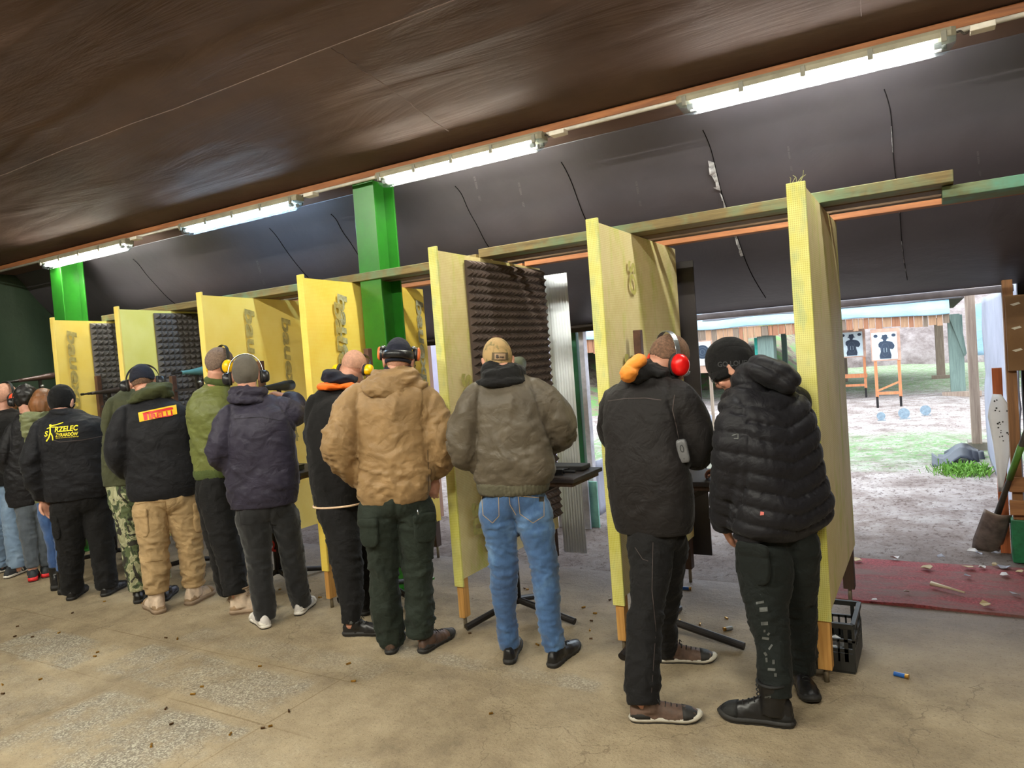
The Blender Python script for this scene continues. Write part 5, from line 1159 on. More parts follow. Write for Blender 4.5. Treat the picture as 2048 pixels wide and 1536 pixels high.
def glasses(P, lens, frame):
    A, sc, t = P['A'], P['sc'], P['t']; mb = MB()
    for s in (-1, 1):
        ring = [t((s * .033 + .026 * math.cos(a), .104 - .004 * abs(math.cos(a)), .004 + .019 * math.sin(a))) for a in np.linspace(0, 2 * math.pi, 18)]
        mb.tube(ring, .0013, 5); mb.tube([t((s * .060, .098, .008)), t((s * .080, .03, .010)), t((s * .082, -.005, .004))], .0016, 6)
    mb.tube([t((-.008, .106, .008)), t((.008, .106, .008))], .0014, 5); g = build(mb, 'glasses', frame, P['person'], smooth=True)
    for s in (-1, 1):
        mb = MB(); mb.add([t((s * .033 + .025 * math.cos(a), .104, .004 + .018 * math.sin(a))) for a in np.linspace(0, 2 * math.pi, 17)[:-1]], [tuple(range(16))]); build(mb, 'lens', lens, g, recalc=False)
def strokes(P, part, paths, mat, name, width=1.4, off=.003):
    it = []
    for path in paths:
        for a, b in zip(path, path[1:]):
            a = np.array(a, float); b = np.array(b, float); d = b - a; L = np.linalg.norm(d) + 1e-9; nn = np.array([-d[1], d[0]]) / L * width / 2; d = d / L * width * .3
            q = np.array([a - d + nn, b + d + nn, b + d - nn, a - d - nn]); q[:, 1] *= -1; it.append((q, [(0, 1, 2, 3)]))
    return decal(it, [P[part]], mat, name, P[part], (0, 0), 0, off, 2)
def pocket(P, px, py, w, h, rot, mat, flap=True, name='cargo_pocket'):
    o = P['trousers']; wl = worldloc(o); tr = BVHTree.FromPolygons([tuple(np.array(v.co) + wl) for v in o.data.vertices], [tuple(p.vertices) for p in o.data.polygons])
    r = norm(ray(px, py)); hit = tr.ray_cast(Vector(CAM), Vector(r))
    if hit[0] is None: return
    c = np.array(hit[0]) + r * .006; m = mpp(c); n = norm(np.array(hit[1])); A = uframe(pixdir(c), 0, 0, -rot)
    # turn with surface
    f = norm(-n * np.array([1, 1, 0]) + 1e-6); rr_ = norm(np.cross(f, (0, 0, 1))); A = np.stack([rr_, f, [0, 0, 1.]], 1)
    mb = MB(); mb.blob(c, w / 2 * m * 1.1, .014, h / 2 * m, A, 24, 16, e=3.2)
    if flap: mb.blob(c + A @ np.array([0, -.006, h / 2 * m * .72]), w / 2 * m * 1.16, .015, h / 2 * m * .3, A, 24, 14, e=4.5)
    me = remesh(mb, name, .006, 3, lambda co, no: co + no * (.005 * (vn(co * 24, 5) - .5))[:, None], wl); finish(name, me, mat, o, True)
# ---- cloth materials
def C(n, c, **k): return cloth(n, c, **k)
BLKJ = C('black_softshell', (25, 21, 21), rough=.7, sheen=.3); BLKP = C('black_trouser', (18, 17, 18), rough=.85); PUF = C('black_puffer', (24, 23, 28), rough=.55, sheen=.1, fold=.35, fs=14, spec=.25, bump=.05, k0=0)
CARGK = C('black_cargo', (19, 24, 22), rough=.85); BEIGE = C('beige_nylon', (154, 124, 86), rough=.55, fold=.5); DGREEN = C('dark_green_cargo', (34, 42, 34), rough=.8)
OLG = C('grey_olive_nylon', (92, 83, 70), rough=.5, fold=.5); NAVY = C('navy_shell', (48, 44, 60), rough=.6); OLV = C('olive_bomber', (104, 110, 58), rough=.5, fold=.55); RIBG = C('rib_grey_olive', (88, 84, 68), rough=.9)
RIBO = C('rib_olive', (76, 88, 46), rough=.9); BLKH = C('black_fleece', (22, 21, 22), rough=.9, sheen=.4); HOODG = C('green_fleece', (66, 70, 42), rough=.9, sheen=.3); ORG = C('orange_lining', (255, 112, 22), rough=.6); ORG2 = C('light_orange_lining', (250, 150, 56), rough=.6)
TAN = C('tan_cargo', (176, 148, 108), rough=.85); BLKJ2 = C('black_blue_jacket', (22, 22, 27), rough=.75); OLH = C('olive_hoodie', (72, 74, 52), rough=.9); KH = C('khaki_hood', (120, 124, 88), rough=.5, fold=.7); COAT = C('dark_coat', (24, 23, 27), rough=.6)
BEAN = C('black_knit', (18, 17, 18), rough=.95, sheen=.4); BEANG = C('grey_knit', (98, 92, 84), rough=.95, sheen=.4); NAVC = C('navy_cap', (28, 30, 44), rough=.85)
def jeans(name, c1, c2, c3):
    t = NT(name); co = t.coord(); f = t.noise(t.coord(scale=(1, 1, .6)), 5, 5, .6, .5); b = t.ramp(f, [(.32, c2), (.52, c1), (.72, c3)])
    w = t.noise(t.coord(scale=(3, 3, .5)), 160, 2, .6); b = t.mix(t.math('MULTIPLY', w, .3), b, c3); t.l(b, t.b.inputs['Base Color']); t.b.inputs['Roughness'].default_value = .85; t.b.inputs['Sheen Weight'].default_value = .2
    t.l(t.bump(w, .3, .001, t.bump(t.noise(co, 12, 3, .5, 1), .4, .015)), t.b.inputs['Normal']); return t.m
JB = jeans('blue_jeans', (50, 84, 130), (32, 56, 98), (106, 142, 182)); JL = jeans('light_jeans', (112, 136, 164), (88, 112, 142), (150, 170, 192)); JG = jeans('grey_jeans', (78, 86, 96), (56, 64, 76), (110, 118, 128)); JN = jeans('navy_jeans', (50, 82, 134), (36, 60, 104), (74, 108, 158)); JK = jeans('black_jeans', (17, 17, 19), (12, 12, 14), (25, 25, 28))
t = NT('camouflage'); co = t.coord(scale=(1, 1, .7)); a = t.noise(co, 15, 3, .5, .8); b_ = t.noise(co, 11, 3, .55, 1.2)
c_ = t.ramp(a, [(0, (150, 150, 116)), (.44, (176, 174, 140)), (.5, (92, 104, 70)), (.58, (58, 66, 48))], 'CONSTANT'); m_ = t.ramp(b_, [(0, 0.0), (.56, 1.0)], 'CONSTANT'); t.l(t.mix(m_, c_, (48, 46, 38)), t.b.inputs['Base Color']); t.b.inputs['Roughness'].default_value = .85; CAMO = t.m
t = NT('camo_cap'); co = t.coord(scale=(1, 1, .7)); a = t.noise(co, 30, 3, .5, .8); t.l(t.ramp(a, [(0, (176, 146, 100)), (.5, (164, 136, 92)), (.58, (132, 120, 80)), (.66, (116, 98, 66))], 'CONSTANT'), t.b.inputs['Base Color']); t.b.inputs['Roughness'].default_value = .9; CAPC = t.m
LEAB = M('brown_leather', (84, 62, 50), .55, var=.25, vs=20, bump=.2); LEAB2 = M('brown_suede', (96, 74, 62), .7, var=.25, vs=14, bump=.2); LEAK = M('black_leather', (24, 23, 24), .38, var=.2, vs=14, bump=.15); TANB = M('tan_suede', (204, 182, 160), .9, var=.12, vs=20, bump=.5); TANA = M('tan_panel', (152, 126, 98), .85, bump=.3); TANS = TANS_
WHS = M('white_sneaker', (206, 200, 196), .6, var=.08); WHSOLE = M('white_sole', (222, 216, 206), .6, var=.06); REDS = M('red_sole', (220, 40, 44), .5); GREYS = M('grey_sole', (196, 190, 176), .7); BLKG = M('dark_sneaker', (46, 50, 54), .7)
YELM = M('yellow_plastic', (250, 196, 0), .35, var=.04, coat=.3); REDM = M('red_plastic', (226, 20, 20), .3, var=.04, coat=.3); REDO = M('orange_red_plastic', (232, 74, 34), .4, var=.05); BLKPL = M('black_plastic', (30, 30, 34), .35, var=.1); SILV = M('silver_band', (170, 176, 182), .25, .8); ORP = M('orange_plastic', (244, 120, 60), .45)
HAIRG = M('grey_short_hair', (122, 102, 90), .9, var=.25, vs=90, bump=.5, bs=300); HAIRB = M('brown_short_hair', (112, 84, 66), .9, var=.3, vs=80, bump=.5, bs=300); STUB = M('shaved_stubble', (190, 142, 120), .75, var=.12, vs=60, bump=.2, bs=300); HAIRL = M('long_brown_hair', (118, 76, 44), .5, var=.4, vs=14, bump=.8, bs=60, vstretch=(1, 1, .15)); HAIRK = M('black_hair', (30, 26, 26), .5, var=.3, vs=20, bump=.8, bs=80, vstretch=(1, 1, .2))
CLG = clear('safety_glass', (230, 236, 240), .25, .05); SEAMK = M('seam_thread_dark', (22, 20, 20), .9); SEAML = M('seam_highlight', (74, 64, 62), .8); SEAMT = M('seam_thread_tan', (178, 150, 104), .9); YPR = M('yellow_print', (248, 226, 24), .6, var=.03); RPR = M('red_print', (214, 30, 36), .5, var=.03); GPR = M('grey_print_knit', (54, 54, 56), .8); SPR = M('silver_print', (84, 86, 84), .5, var=.25, vs=40)  # pale seam colour paints in the highlight along seams of dark garments

# ---- 14: black puffer
p = person('puffer', 'man in a black quilted puffer jacket and knitted cap bending forward by the nearest partition',
  [dict(heel=(1588, 1452), toe=(1452, 1434), upper=LEAK, lace=LACEK, L=.31, kind='boot', label='black leather hiking shoe'), dict(heel=(1592, 1352), toe=(1612, 1385), upper=LEAK, lace=LACEK, L=.30)],
  [(778, 1462, 1560, .08, .7), (800, 1444, 1600, .05), (849, 1448, 1625, .02), (906, 1456, 1634), (964, 1464, 1645), (1010, 1468, 1657), (1044, 1466, 1652), (1062, 1472, 1628)],
  [[(1492, 800, .0, 36), (1474, 850, -.06, 43), (1469, 905, -.08, 44), (1463, 955, -.06, 40), (1453, 1005, -.02, 33), (1446, 1045, .02, 26)], [(1590, 815, .22, 34), (1560, 900, .40, 36), (1480, 950, .48, 28)]],
  [[(1530, 1085, 51), (1530, 1136, 55), (1531, 1193, 46), (1537, 1240, 41), (1547, 1285, 34), (1549, 1336, 33), (1552, 1394, 31)], [(1596, 1085, 42), (1598, 1190, 35), (1604, 1280, 28), (1605, 1340, 26)]],
  (1464, 735, .14, -72, 38, -4), PUF, CARGK, yaw=-38, ratio=.66, puffer=True, voxel=.009, jname='puffer_jacket',
  jd=dict(smooth=3), hood=[dict(mat=PUF, puffer=True, blobs=[(1540, 745, .02, 52, 30, 46, 20), (1505, 752, .06, 44, 30, 44, -25), (1572, 762, .0, 28, 24, 36, 30), (1478, 778, .08, 30, 16, 36, -30)])],
  hands=[dict(d=(.25, .5, -.85), n=(.9, .3, .2), s=-1, curl=42), dict(d=(-.9, .3, .2), n=(0, 0, -1), curl=40)], seed=3)
cap = shell_cap(p, 'knitted_cap', BEAN, front=.035, back=-.062, grow=1.2, amp=.0015, freq=40, tall=1.02)
band_ring(p, 'cap_cuff', BEAN, -.050, .004, .045, 1.24, parent=cap)
decal([text2('GO LOUD', 11, width=62, bold=.03)], [cap, *[c for c in cap.children]], GPR, 'cap_lettering', cap, (1466, 727), 4, .003)
glasses(p, CLG, BLKPL)
pocket(p, 1508, 1128, 62, 86, 0, CARGK)
it = []
for (cx, cy, w, h, a) in ((1520, 1205, 16, 5, 10), (1527, 1219, 16, 9, 5), (1529, 1247, 14, 7, 3), (1529, 1262, 4, 5, 0), (1537, 1268, 6, 4, 50), (1531, 1277, 14, 5, -8), (1541, 1294, 4, 12, -35), (1531, 1308, 5, 8, 30), (1547, 1324, 5, 9, 0), (1533, 1320, 4, 9, 5), (1543, 1339, 15, 5, -4), (1551, 1350, 5, 7, 0), (1535, 1375, 8, 4, 30), (1536, 1396, 13, 7, 10), (1541, 1407, 6, 5, 0)):
    ca, sa = math.cos(math.radians(a)), math.sin(math.radians(a)); q = np.array([(-w / 2, -h / 2), (w / 2, -h / 2), (w / 2, h / 2), (-w / 2, h / 2)]) @ np.array([[ca, sa], [-sa, ca]]); q = q + [cx, -cy]; it.append((q, [(0, 1, 2, 3)]))
decal(it, [p['trousers']], SPR, 'leg_print', p['trousers'], (0, 0), 0, .003, 1)
strokes(p, 'jacket', [[(1464, 871), (1474, 868)], [(1476, 868), (1476, 877), (1468, 877)]], SPR, 'sleeve_logo', 1.6)
mb = MB(); c = at(1524, 1027, p['D'] - .2); 
decal([(np.array([(-4, -4), (4, -3), (4, 3), (-3, 4)], float), [(0, 1, 2, 3)])], [p['jacket']], M('small_red_tag', (210, 110, 100), .7), 'red_tag', p['jacket'], (1524, 1027), 0, .004, 1)

# ---- 13: black softshell, red muffs
p = person('redmuff', 'man in a black jacket with orange hood lining and red ear muffs looking down',
  [dict(heel=(1262, 1440), toe=(1392, 1440), upper=LEAB2, accent=SOLEK, sole=GREYS, lace=LACEK, L=.31, label='brown shoe with pale grey sole'), dict(heel=(1316, 1322), toe=(1400, 1322), upper=LEAB2, accent=SOLEK, sole=GREYS, lace=LACEK, L=.30)],
  [(762, 1242, 1350, .12, .7), (785, 1214, 1368, .08), (830, 1206, 1364, .04), (878, 1207, 1364, .02), (930, 1212, 1374), (985, 1219, 1383), (1030, 1225, 1386), (1056, 1233, 1382)],
  [[(1352, 795, .02, 34), (1378, 835, .02, 36), (1394, 880, .02, 34), (1395, 912, .08, 29), (1402, 905, .24, 24), (1416, 893, .36, 19)], [(1230, 810, .2, 32), (1240, 880, .36, 32), (1330, 910, .45, 24)]],
  [[(1300, 1085, 44), (1302, 1120, 42), (1300, 1164, 40), (1297, 1193, 35), (1290, 1250, 34), (1286, 1308, 34), (1284, 1365, 34), (1287, 1410, 33)], [(1338, 1090, 38), (1333, 1164, 32), (1328, 1222, 28), (1330, 1280, 25), (1336, 1304, 22)]],
  (1336, 722, .16, 54, 40, 8, 1.04), BLKJ, BLKP, yaw=20, ratio=.62, jd=dict(amp=.006, freq=12, low=.012),
  hood=[dict(mat=BLKH, name='hood', blobs=[(1300, 741, .10, 44, 20, 46, 18), (1330, 752, .14, 30, 14, 40, 30), (1275, 748, .06, 30, 20, 36, -5)]), dict(mat=ORG2, name='hood_lining', blobs=[(1270, 728, .02, 28, 14, 28, -28), (1257, 748, -.02, 17, 17, 26, 0)])],
  hands=[dict(d=(.5, .8, .3), n=(-.3, 0, -1), s=1, curl=45), dict(d=(.8, .4, 0), n=(0, 0, -1), curl=40)], seed=5, pelvis=(1312, 1052, 66, 60))
shell_cap(p, 'short_hair', HAIRB, front=.055, back=-.03, grow=1.035, amp=.0012, freq=200)
muffs(p, REDM, SILV, tilt=40, size=1.4, thin=True); glasses(p, CLG, SILV)
strokes(p, 'jacket', [[(1216, 802), (1250, 797), (1290, 796), (1322, 800)], [(1349, 790), (1345, 820), (1352, 850), (1358, 880)]], SEAML, 'seam', 1.6)
strokes(p, 'trousers', [[(1306, 1085), (1304, 1180), (1312, 1260), (1303, 1385)], [(1270, 1095), (1285, 1118), (1296, 1122)]], SEAML, 'seam', 1.2)
c = at(1366, 902, p['D'] - .10); e = empty('handset', c, 'grey rounded handset tucked under the arm of the man with red ear muffs', 'handset'); A = uframe(pixdir(c), 10, 0, -8); m = mpp(c)
mb = MB(); mb.blob(c, 11 * m, .014, 24 * m, A, 20, 16, e=5); o = build(mb, 'handset_body', M('handset_grey', (98, 98, 100), .5), e, smooth=True)
mb = MB(); ring = [c + A @ np.array([3.2 * m * math.cos(a), -.0155, 6 * m + 7 * m * math.sin(a)]) for a in np.linspace(0, 2 * math.pi, 20)]; mb.tube(ring, .0012, 5); build(mb, 'outline_mark', BLKPL, e)
mb = MB(); mb.blob(c + A @ np.array([0, -.013, -15 * m]), .003, .002, .003, A, 10, 8); build(mb, 'screw', BLKPL, e)

# ---- 12: blue jeans
p = person('jeans', 'broad man in grey-olive bomber jacket, blue jeans and a tan cap worn backwards',
  [dict(heel=(1018, 1330), toe=(1032, 1288), upper=LEAK, lace=LACEK, L=.30), dict(heel=(1102, 1337), toe=(1150, 1296), upper=LEAK, lace=LACEK, L=.31, label='black trainer')],
  [(762, 968, 1046, .06, .75), (778, 944, 1074, .03), (804, 936, 1090, .01), (851, 940, 1096), (898, 942, 1102), (935, 943, 1108), (955, 948, 1104), (963, 956, 1098)],
  [[(957, 790, .0, 27), (938, 822, -.02, 30), (928, 862, -.02, 31), (930, 905, .02, 30), (945, 912, .16, 27), (960, 900, .32, 20)], [(1078, 788, .0, 29), (1103, 815, .0, 33), (1120, 850, .02, 33), (1118, 876, .1, 28), (1095, 880, .24, 25), (1070, 872, .36, 20)]],
  [[(994, 1020, 38), (998, 1048, 35), (1004, 1090, 31), (1008, 1132, 29), (1009, 1179, 26), (1011, 1226, 23), (1016, 1270, 22), (1020, 1294, 21)], [(1062, 1020, 40), (1070, 1048, 37), (1080, 1090, 33), (1088, 1132, 29), (1092, 1179, 27), (1097, 1226, 25), (1104, 1273, 24), (1110, 1298, 22)]],
  (996, 724, .10, -6, 42, 0, 1.0), OLG, JB, yaw=12, ratio=.68, jname='bomber_jacket', tname='jeans', pelvis=(1028, 985, 66, 46),
  jd=dict(amp=.012, freq=13, low=.016), td=dict(amp=.007, freq=42, low=.010), hem=([(962, 952, 1100), (974, 955, 1099), (979, 958, 1097)], RIBG, True),
  hood=[dict(mat=BLKH, name='hood', blobs=[(1004, 748, .05, 44, 21, 46, 0), (1004, 764, .02, 52, 12, 44, 0), (985, 740, .06, 26, 18, 36, -30), (1024, 742, .06, 26, 18, 36, 30)])], seed=7, hands=[dict(d=(.7, .7, 0), n=(0, 0, -1)), dict(d=(-.6, .7, .1), n=(0, 0, -1))])
cap = shell_cap(p, 'cap', CAPC, front=.03, back=-.085, grow=1.09, amp=.0008, freq=20, tall=1.06)
decal([(np.array([(-17, -7), (17, -7), (16, 9), (-16, 9)], float), [(0, 1, 2, 3)])], [cap], M('cap_patch_dark', (92, 78, 54), .8), 'cap_strap_opening', cap, (1000, 714), 0, .003)
pt_ = decal([(np.array([(-11, -6), (11, -6), (11, 6), (-11, 6)], float), [(0, 1, 2, 3)])], [cap], M('cap_patch_tan', (172, 142, 110), .8), 'cap_patch', cap, (1000, 713), 0, .006)
decal([text2('B', 7, dx=-5, bold=.04), text2('PGS', 3.6, dx=4, dy=-1.5, bold=.04)], [cap], BLKPL, 'patch_letters', pt_, (1000, 713), 0, .009, 0)
strokes(p, 'trousers', [[(963, 990), (966, 1030), (985, 1046), (998, 1032), (997, 990)], [(1036, 990), (1040, 1028), (1066, 1046), (1088, 1032), (1088, 994)], [(1017, 985), (1020, 1010), (1032, 1030)], [(1036, 992), (1088, 996)], [(963, 992), (997, 992)]], SEAMT, 'stitching', 1.1)
decal([(np.array([(-5, -5), (5, -5), (5, 5), (-5, 5)], float), [(0, 1, 2, 3)])], [p['trousers']], M('leather_label', (60, 56, 50), .8), 'pocket_label', p['trousers'], (1083, 998), 0, .004)

# ---- 11: beige jacket
p = person('beige', 'man in a puffy beige hooded jacket and dark green trousers',
  [dict(heel=(780, 1310), toe=(800, 1272), upper=LEAB, accent=SOLEK, lace=LACEK, L=.29), dict(heel=(842, 1308), toe=(900, 1272), upper=LEAB, accent=SOLEK, lace=LACEK, L=.31, label='brown hiking shoe')],
  [(762, 742, 830, .04, .8), (778, 712, 856, .02), (805, 696, 860), (850, 700, 858), (900, 708, 862), (945, 713, 866), (980, 718, 865), (997, 724, 858)],
  [[(712, 795, .0, 27), (690, 835, -.04, 31), (678, 875, -.06, 31), (684, 915, -.02, 28), (704, 940, .06, 24), (728, 958, .2, 18)], [(850, 798, .0, 27), (872, 840, -.02, 29), (881, 880, -.04, 29), (882, 912, .0, 27), (878, 935, .06, 22), (872, 946, .10, 17)]],
  [[(756, 1015, 38), (755, 1038, 38), (763, 1085, 33), (768, 1132, 31), (770, 1179, 30), (774, 1226, 30), (782, 1268, 26), (786, 1290, 23)], [(826, 1015, 38), (832, 1038, 38), (834, 1085, 34), (834, 1132, 30), (837, 1179, 28), (840, 1226, 29), (842, 1272, 27)]],
  (797, 722, .05, 4, 12, 6, 1.02), BEIGE, DGREEN, yaw=10, ratio=.66, jd=dict(amp=.014, freq=15, low=.018), td=dict(amp=.010, freq=16, low=.01), pelvis=(792, 1000, 70, 40),
  hood=[dict(mat=BEIGE, name='hood', amp=.014, freq=24, blobs=[(782, 768, -.05, 56, 24, 34, -4), (770, 780, -.09, 44, 20, 22, 6), (815, 762, .0, 42, 16, 36, 22), (792, 748, .0, 46, 12, 40, 2)]), dict(mat=NAVC, name='collar', amp=.003, blobs=[(800, 742, .05, 34, 13, 32, 8)])],
  hands=[dict(d=(.6, .7, -.3), n=(0, 0, -1)), dict(d=(-.25, .1, -.95), n=(.2, 1, 0), s=-1, curl=30)], seed=9)
shell_cap(p, 'stubble', STUB, front=.05, back=-.055, grow=1.012, amp=.0005, freq=90)
cap = shell_cap(p, 'cap', NAVC, front=.03, back=.022, grow=1.05, amp=.0008, freq=20, tall=1.06)
band_ring(p, 'cap_strap', NAVC, -.022, -.004, .0, 1.07, parent=cap)
ed = band_ring(p, 'headset', BLKPL, .010, .052, .015, 1.22, arc=(170, 370), thick=.012); A, sc, t_ = p['A'], p['sc'], p['t']
for s in (-1, 1):
    mb = MB(); c = t_((s * .098, .012, .045)); mb.blob(c, .020, .034, .042, A, 18, 12, e=2.6); cup = build(mb, 'ear_cup', BLKPL, ed, smooth=True)
    mb = MB(); c = t_((s * .112, .012, .045)); mb.blob(c, .014, .030, .040, A, 18, 12, e=2.6); build(mb, 'cup_cover', ORP, cup, smooth=True)
    mb = MB(); c = t_((s * .086, -.02, .075)); mb.blob(c, .014, .012, .010, A, 12, 8, e=3); build(mb, 'band_joint', SILV, ed, smooth=True)
mb = MB(); mb.tube([t_((.094, -.02, .0)), t_((.098, -.035, -.03)), t_((.094, -.01, -.045)), t_((.098, .01, -.02))], .0025, 6, sub=5); build(mb, 'cable', BLKPL, ed, smooth=True)
pocket(p, 738, 1066, 38, 60, 0, DGREEN); pocket(p, 850, 1056, 44, 60, 0, DGREEN)
mb = MB(); c = at(835, 1019, p['D'] - .19); mb.tube([c, c + [.004, 0, -.03]], .004, 6); zz = build(mb, 'zip_puller', SILV, p['trousers'], smooth=True)
strokes(p, 'jacket', [[(855, 900), (858, 950), (856, 990)]], SEAMK, 'seam', .8)

# ---- 10: black sweatshirt, yellow muffs, bald
p = person('orangehood', 'bald man in a black sweatshirt with orange in the hood and yellow ear muffs',
  [dict(heel=(688, 1270), toe=(752, 1268), upper=LEAK, lace=LACEK, L=.30, label='black trainer'), dict(heel=(722, 1232), toe=(752, 1222), upper=LEAK, lace=LACEK, L=.29)],
  [(786, 640, 716, .05, .75), (802, 622, 734, .02), (837, 613, 742), (885, 615, 740), (931, 621, 734), (975, 626, 728), (990, 629, 726)],
  [[(636, 805, .0, 22), (630, 845, .02, 22), (632, 880, .12, 21), (660, 900, .28, 16)], [(718, 806, .02, 23), (730, 850, .02, 23), (728, 890, .12, 20), (700, 905, .28, 16)]],
  [[(670, 1020, 36), (684, 1055, 35), (688, 1085, 34), (694, 1129, 32), (700, 1179, 27), (704, 1213, 22), (701, 1248, 17)], [(706, 1020, 34), (716, 1085, 30), (722, 1140, 27), (728, 1185, 22), (732, 1212, 16)]],
  (707, 738, .12, 22, 46, 6, 1.02), BLKH, BLKP, yaw=16, ratio=.84, jname='sweatshirt', pelvis=(684, 996, 44, 34),
  jd=dict(amp=.006, freq=12), hem=([(984, 627, 727), (996, 629, 726), (1000, 630, 725)], BLKH, True),
  hood=[dict(mat=NAVC, name='hood', blobs=[(680, 758, .06, 34, 14, 36, 8), (668, 750, .05, 22, 10, 30, 10)]), dict(mat=ORG, name='hood_lining', blobs=[(664, 774, .0, 28, 8, 24, 5), (692, 772, .0, 22, 7, 26, 4)])], seed=11)
shell_cap(p, 'stubble', STUB, front=.05, back=-.06, grow=1.01, amp=.0004, freq=90)
muffs(p, YELM, BLKPL, tilt=-10, size=1.1, up=.008)
band_ring_m = None
hm = MB(); Qh, Fh = loft_torso(hm, [(984, 627, 727), (1000, 629, 726)], p['D'], 16, .86, axis=False); q = Qh[-1]; mb = MB()
mb.tube([q[:3] - [0, 0, .022] + Fh[:, 0] * q[3] * 1.0 * math.copysign(abs(math.cos(a)) ** .83, math.cos(a)) + Fh[:, 1] * q[4] * math.copysign(abs(math.sin(a)) ** .83, math.sin(a)) for a in np.linspace(0, 2 * math.pi, 60)], .0065, 8); build(mb, 'white_hem_line', M('cream_orange', (236, 200, 170), .7), p['person'], smooth=True)
decal([text2('18:', 8, bold=.05)], [p['trousers'], p['body']], SPR, 'sock_mark', p['trousers'], (701, 1246), -8, .004, 0)

# ---- 9: navy jacket, grey beanie
p = person('navy', 'man in a navy jacket and grey knitted cap with his right arm raised',
  [dict(heel=(534, 1258), toe=(508, 1236), upper=WHS, accent=WHSOLE, sole=WHSOLE, lace=WHSOLE, L=.29, label='white trainer'), dict(heel=(596, 1232), toe=(620, 1208), upper=WHS, accent=WHSOLE, sole=WHSOLE, lace=WHSOLE, L=.29, label='white trainer')],
  [(808, 470, 540, .04, .8), (822, 450, 572, .02), (857, 448, 586), (906, 449, 589), (950, 455, 596), (985, 460, 597), (1006, 466, 592)],
  [[(456, 832, .0, 21), (442, 870, -.02, 23), (436, 908, -.02, 22), (452, 925, .10, 20), (480, 905, .26, 15)], [(556, 818, .02, 26), (578, 826, .02, 28), (594, 826, .06, 23), (593, 803, .14, 17), (576, 795, .22, 14)]],
  [[(506, 1030, 34), (509, 1055, 32), (516, 1104, 27), (522, 1154, 24), (528, 1203, 22), (532, 1238, 20)], [(566, 1030, 30), (574, 1055, 27), (584, 1104, 23), (592, 1154, 22), (600, 1190, 20), (604, 1212, 19)]],
  (492, 752, .06, 4, 10, 0, 1.04), NAVY, JK, yaw=10, ratio=.66, tname='jeans', pelvis=(530, 1006, 58, 40), jd=dict(amp=.008, freq=11, low=.014),
  hood=[dict(mat=NAVY, name='collar', amp=.010, blobs=[(497, 786, .04, 36, 18, 34, 6), (494, 800, .0, 36, 12, 26, 10)])],
  hands=[dict(d=(.7, .7, 0), n=(0, 0, -1)), dict(d=(-.7, .6, .3), n=(-.2, 0, -1), s=-1, curl=50)], seed=13)
cap = shell_cap(p, 'knitted_cap', BEANG, front=.03, back=-.075, grow=1.09, amp=.0012, freq=60, tall=1.06)
muffs(p, BLKPL, SILV, tilt=-4, size=1.1, up=.006, spread=.094, thin=True)
strokes(p, 'jacket', [[(468, 838), (520, 834), (566, 842)]], SEAMK, 'seam', .8)
strokes(p, 'trousers', [[(478, 1020), (482, 1048), (500, 1050), (516, 1040)], [(548, 1018), (560, 1036), (592, 1030)]], SEAMK, 'stitching', 1.0)

# ---- 8: olive bomber
p = person('olive', 'man in an olive green bomber jacket with short grey hair and round yellow ear muffs',
  [dict(heel=(462, 1228), toe=(512, 1222), upper=TANB, sole=TANS, kind='boot', wide=1.18, accent=TANA, sole_h=.034, lace=TANA, L=.30, label='tan desert boot'), dict(heel=(458, 1204), toe=(500, 1196), upper=TANB, sole=TANS, kind='boot', wide=1.18, accent=TANA, sole_h=.034, L=.30, label='tan desert boot')],
  [(776, 408, 456, .06, .8), (792, 386, 462, .03), (825, 378, 468), (870, 384, 468), (910, 389, 464), (938, 391, 460)],
  [[(452, 802, .05, 19), (462, 830, .14, 20), (474, 850, .3, 16)], [(398, 808, .05, 19), (402, 850, .14, 19), (440, 870, .3, 16)]],
  [[(430, 975, 32), (434, 1005, 32), (446, 1055, 30), (457, 1104, 27), (467, 1154, 25), (472, 1188, 24)], [(420, 975, 28), (432, 1055, 26), (444, 1104, 24), (452, 1154, 22), (460, 1185, 20)]],
  (441, 731, .04, 62, 14, 0, 1.04), OLV, BLKP, yaw=32, ratio=.7, jname='bomber_jacket', pelvis=(426, 948, 36, 36), jd=dict(amp=.013, freq=22, low=.012), hem=([(938, 390, 461), (950, 391, 459), (953, 393, 457)], RIBO, True),
  hood=[dict(mat=RIBO, name='collar', amp=.002, blobs=[(434, 764, .06, 26, 12, 26, 18)])], seed=15)
shell_cap(p, 'short_hair', HAIRG, front=.055, back=-.055, grow=1.03, amp=.0012, freq=200)
muffs(p, YELM, BLKPL, tilt=0, size=1.25, up=.004)

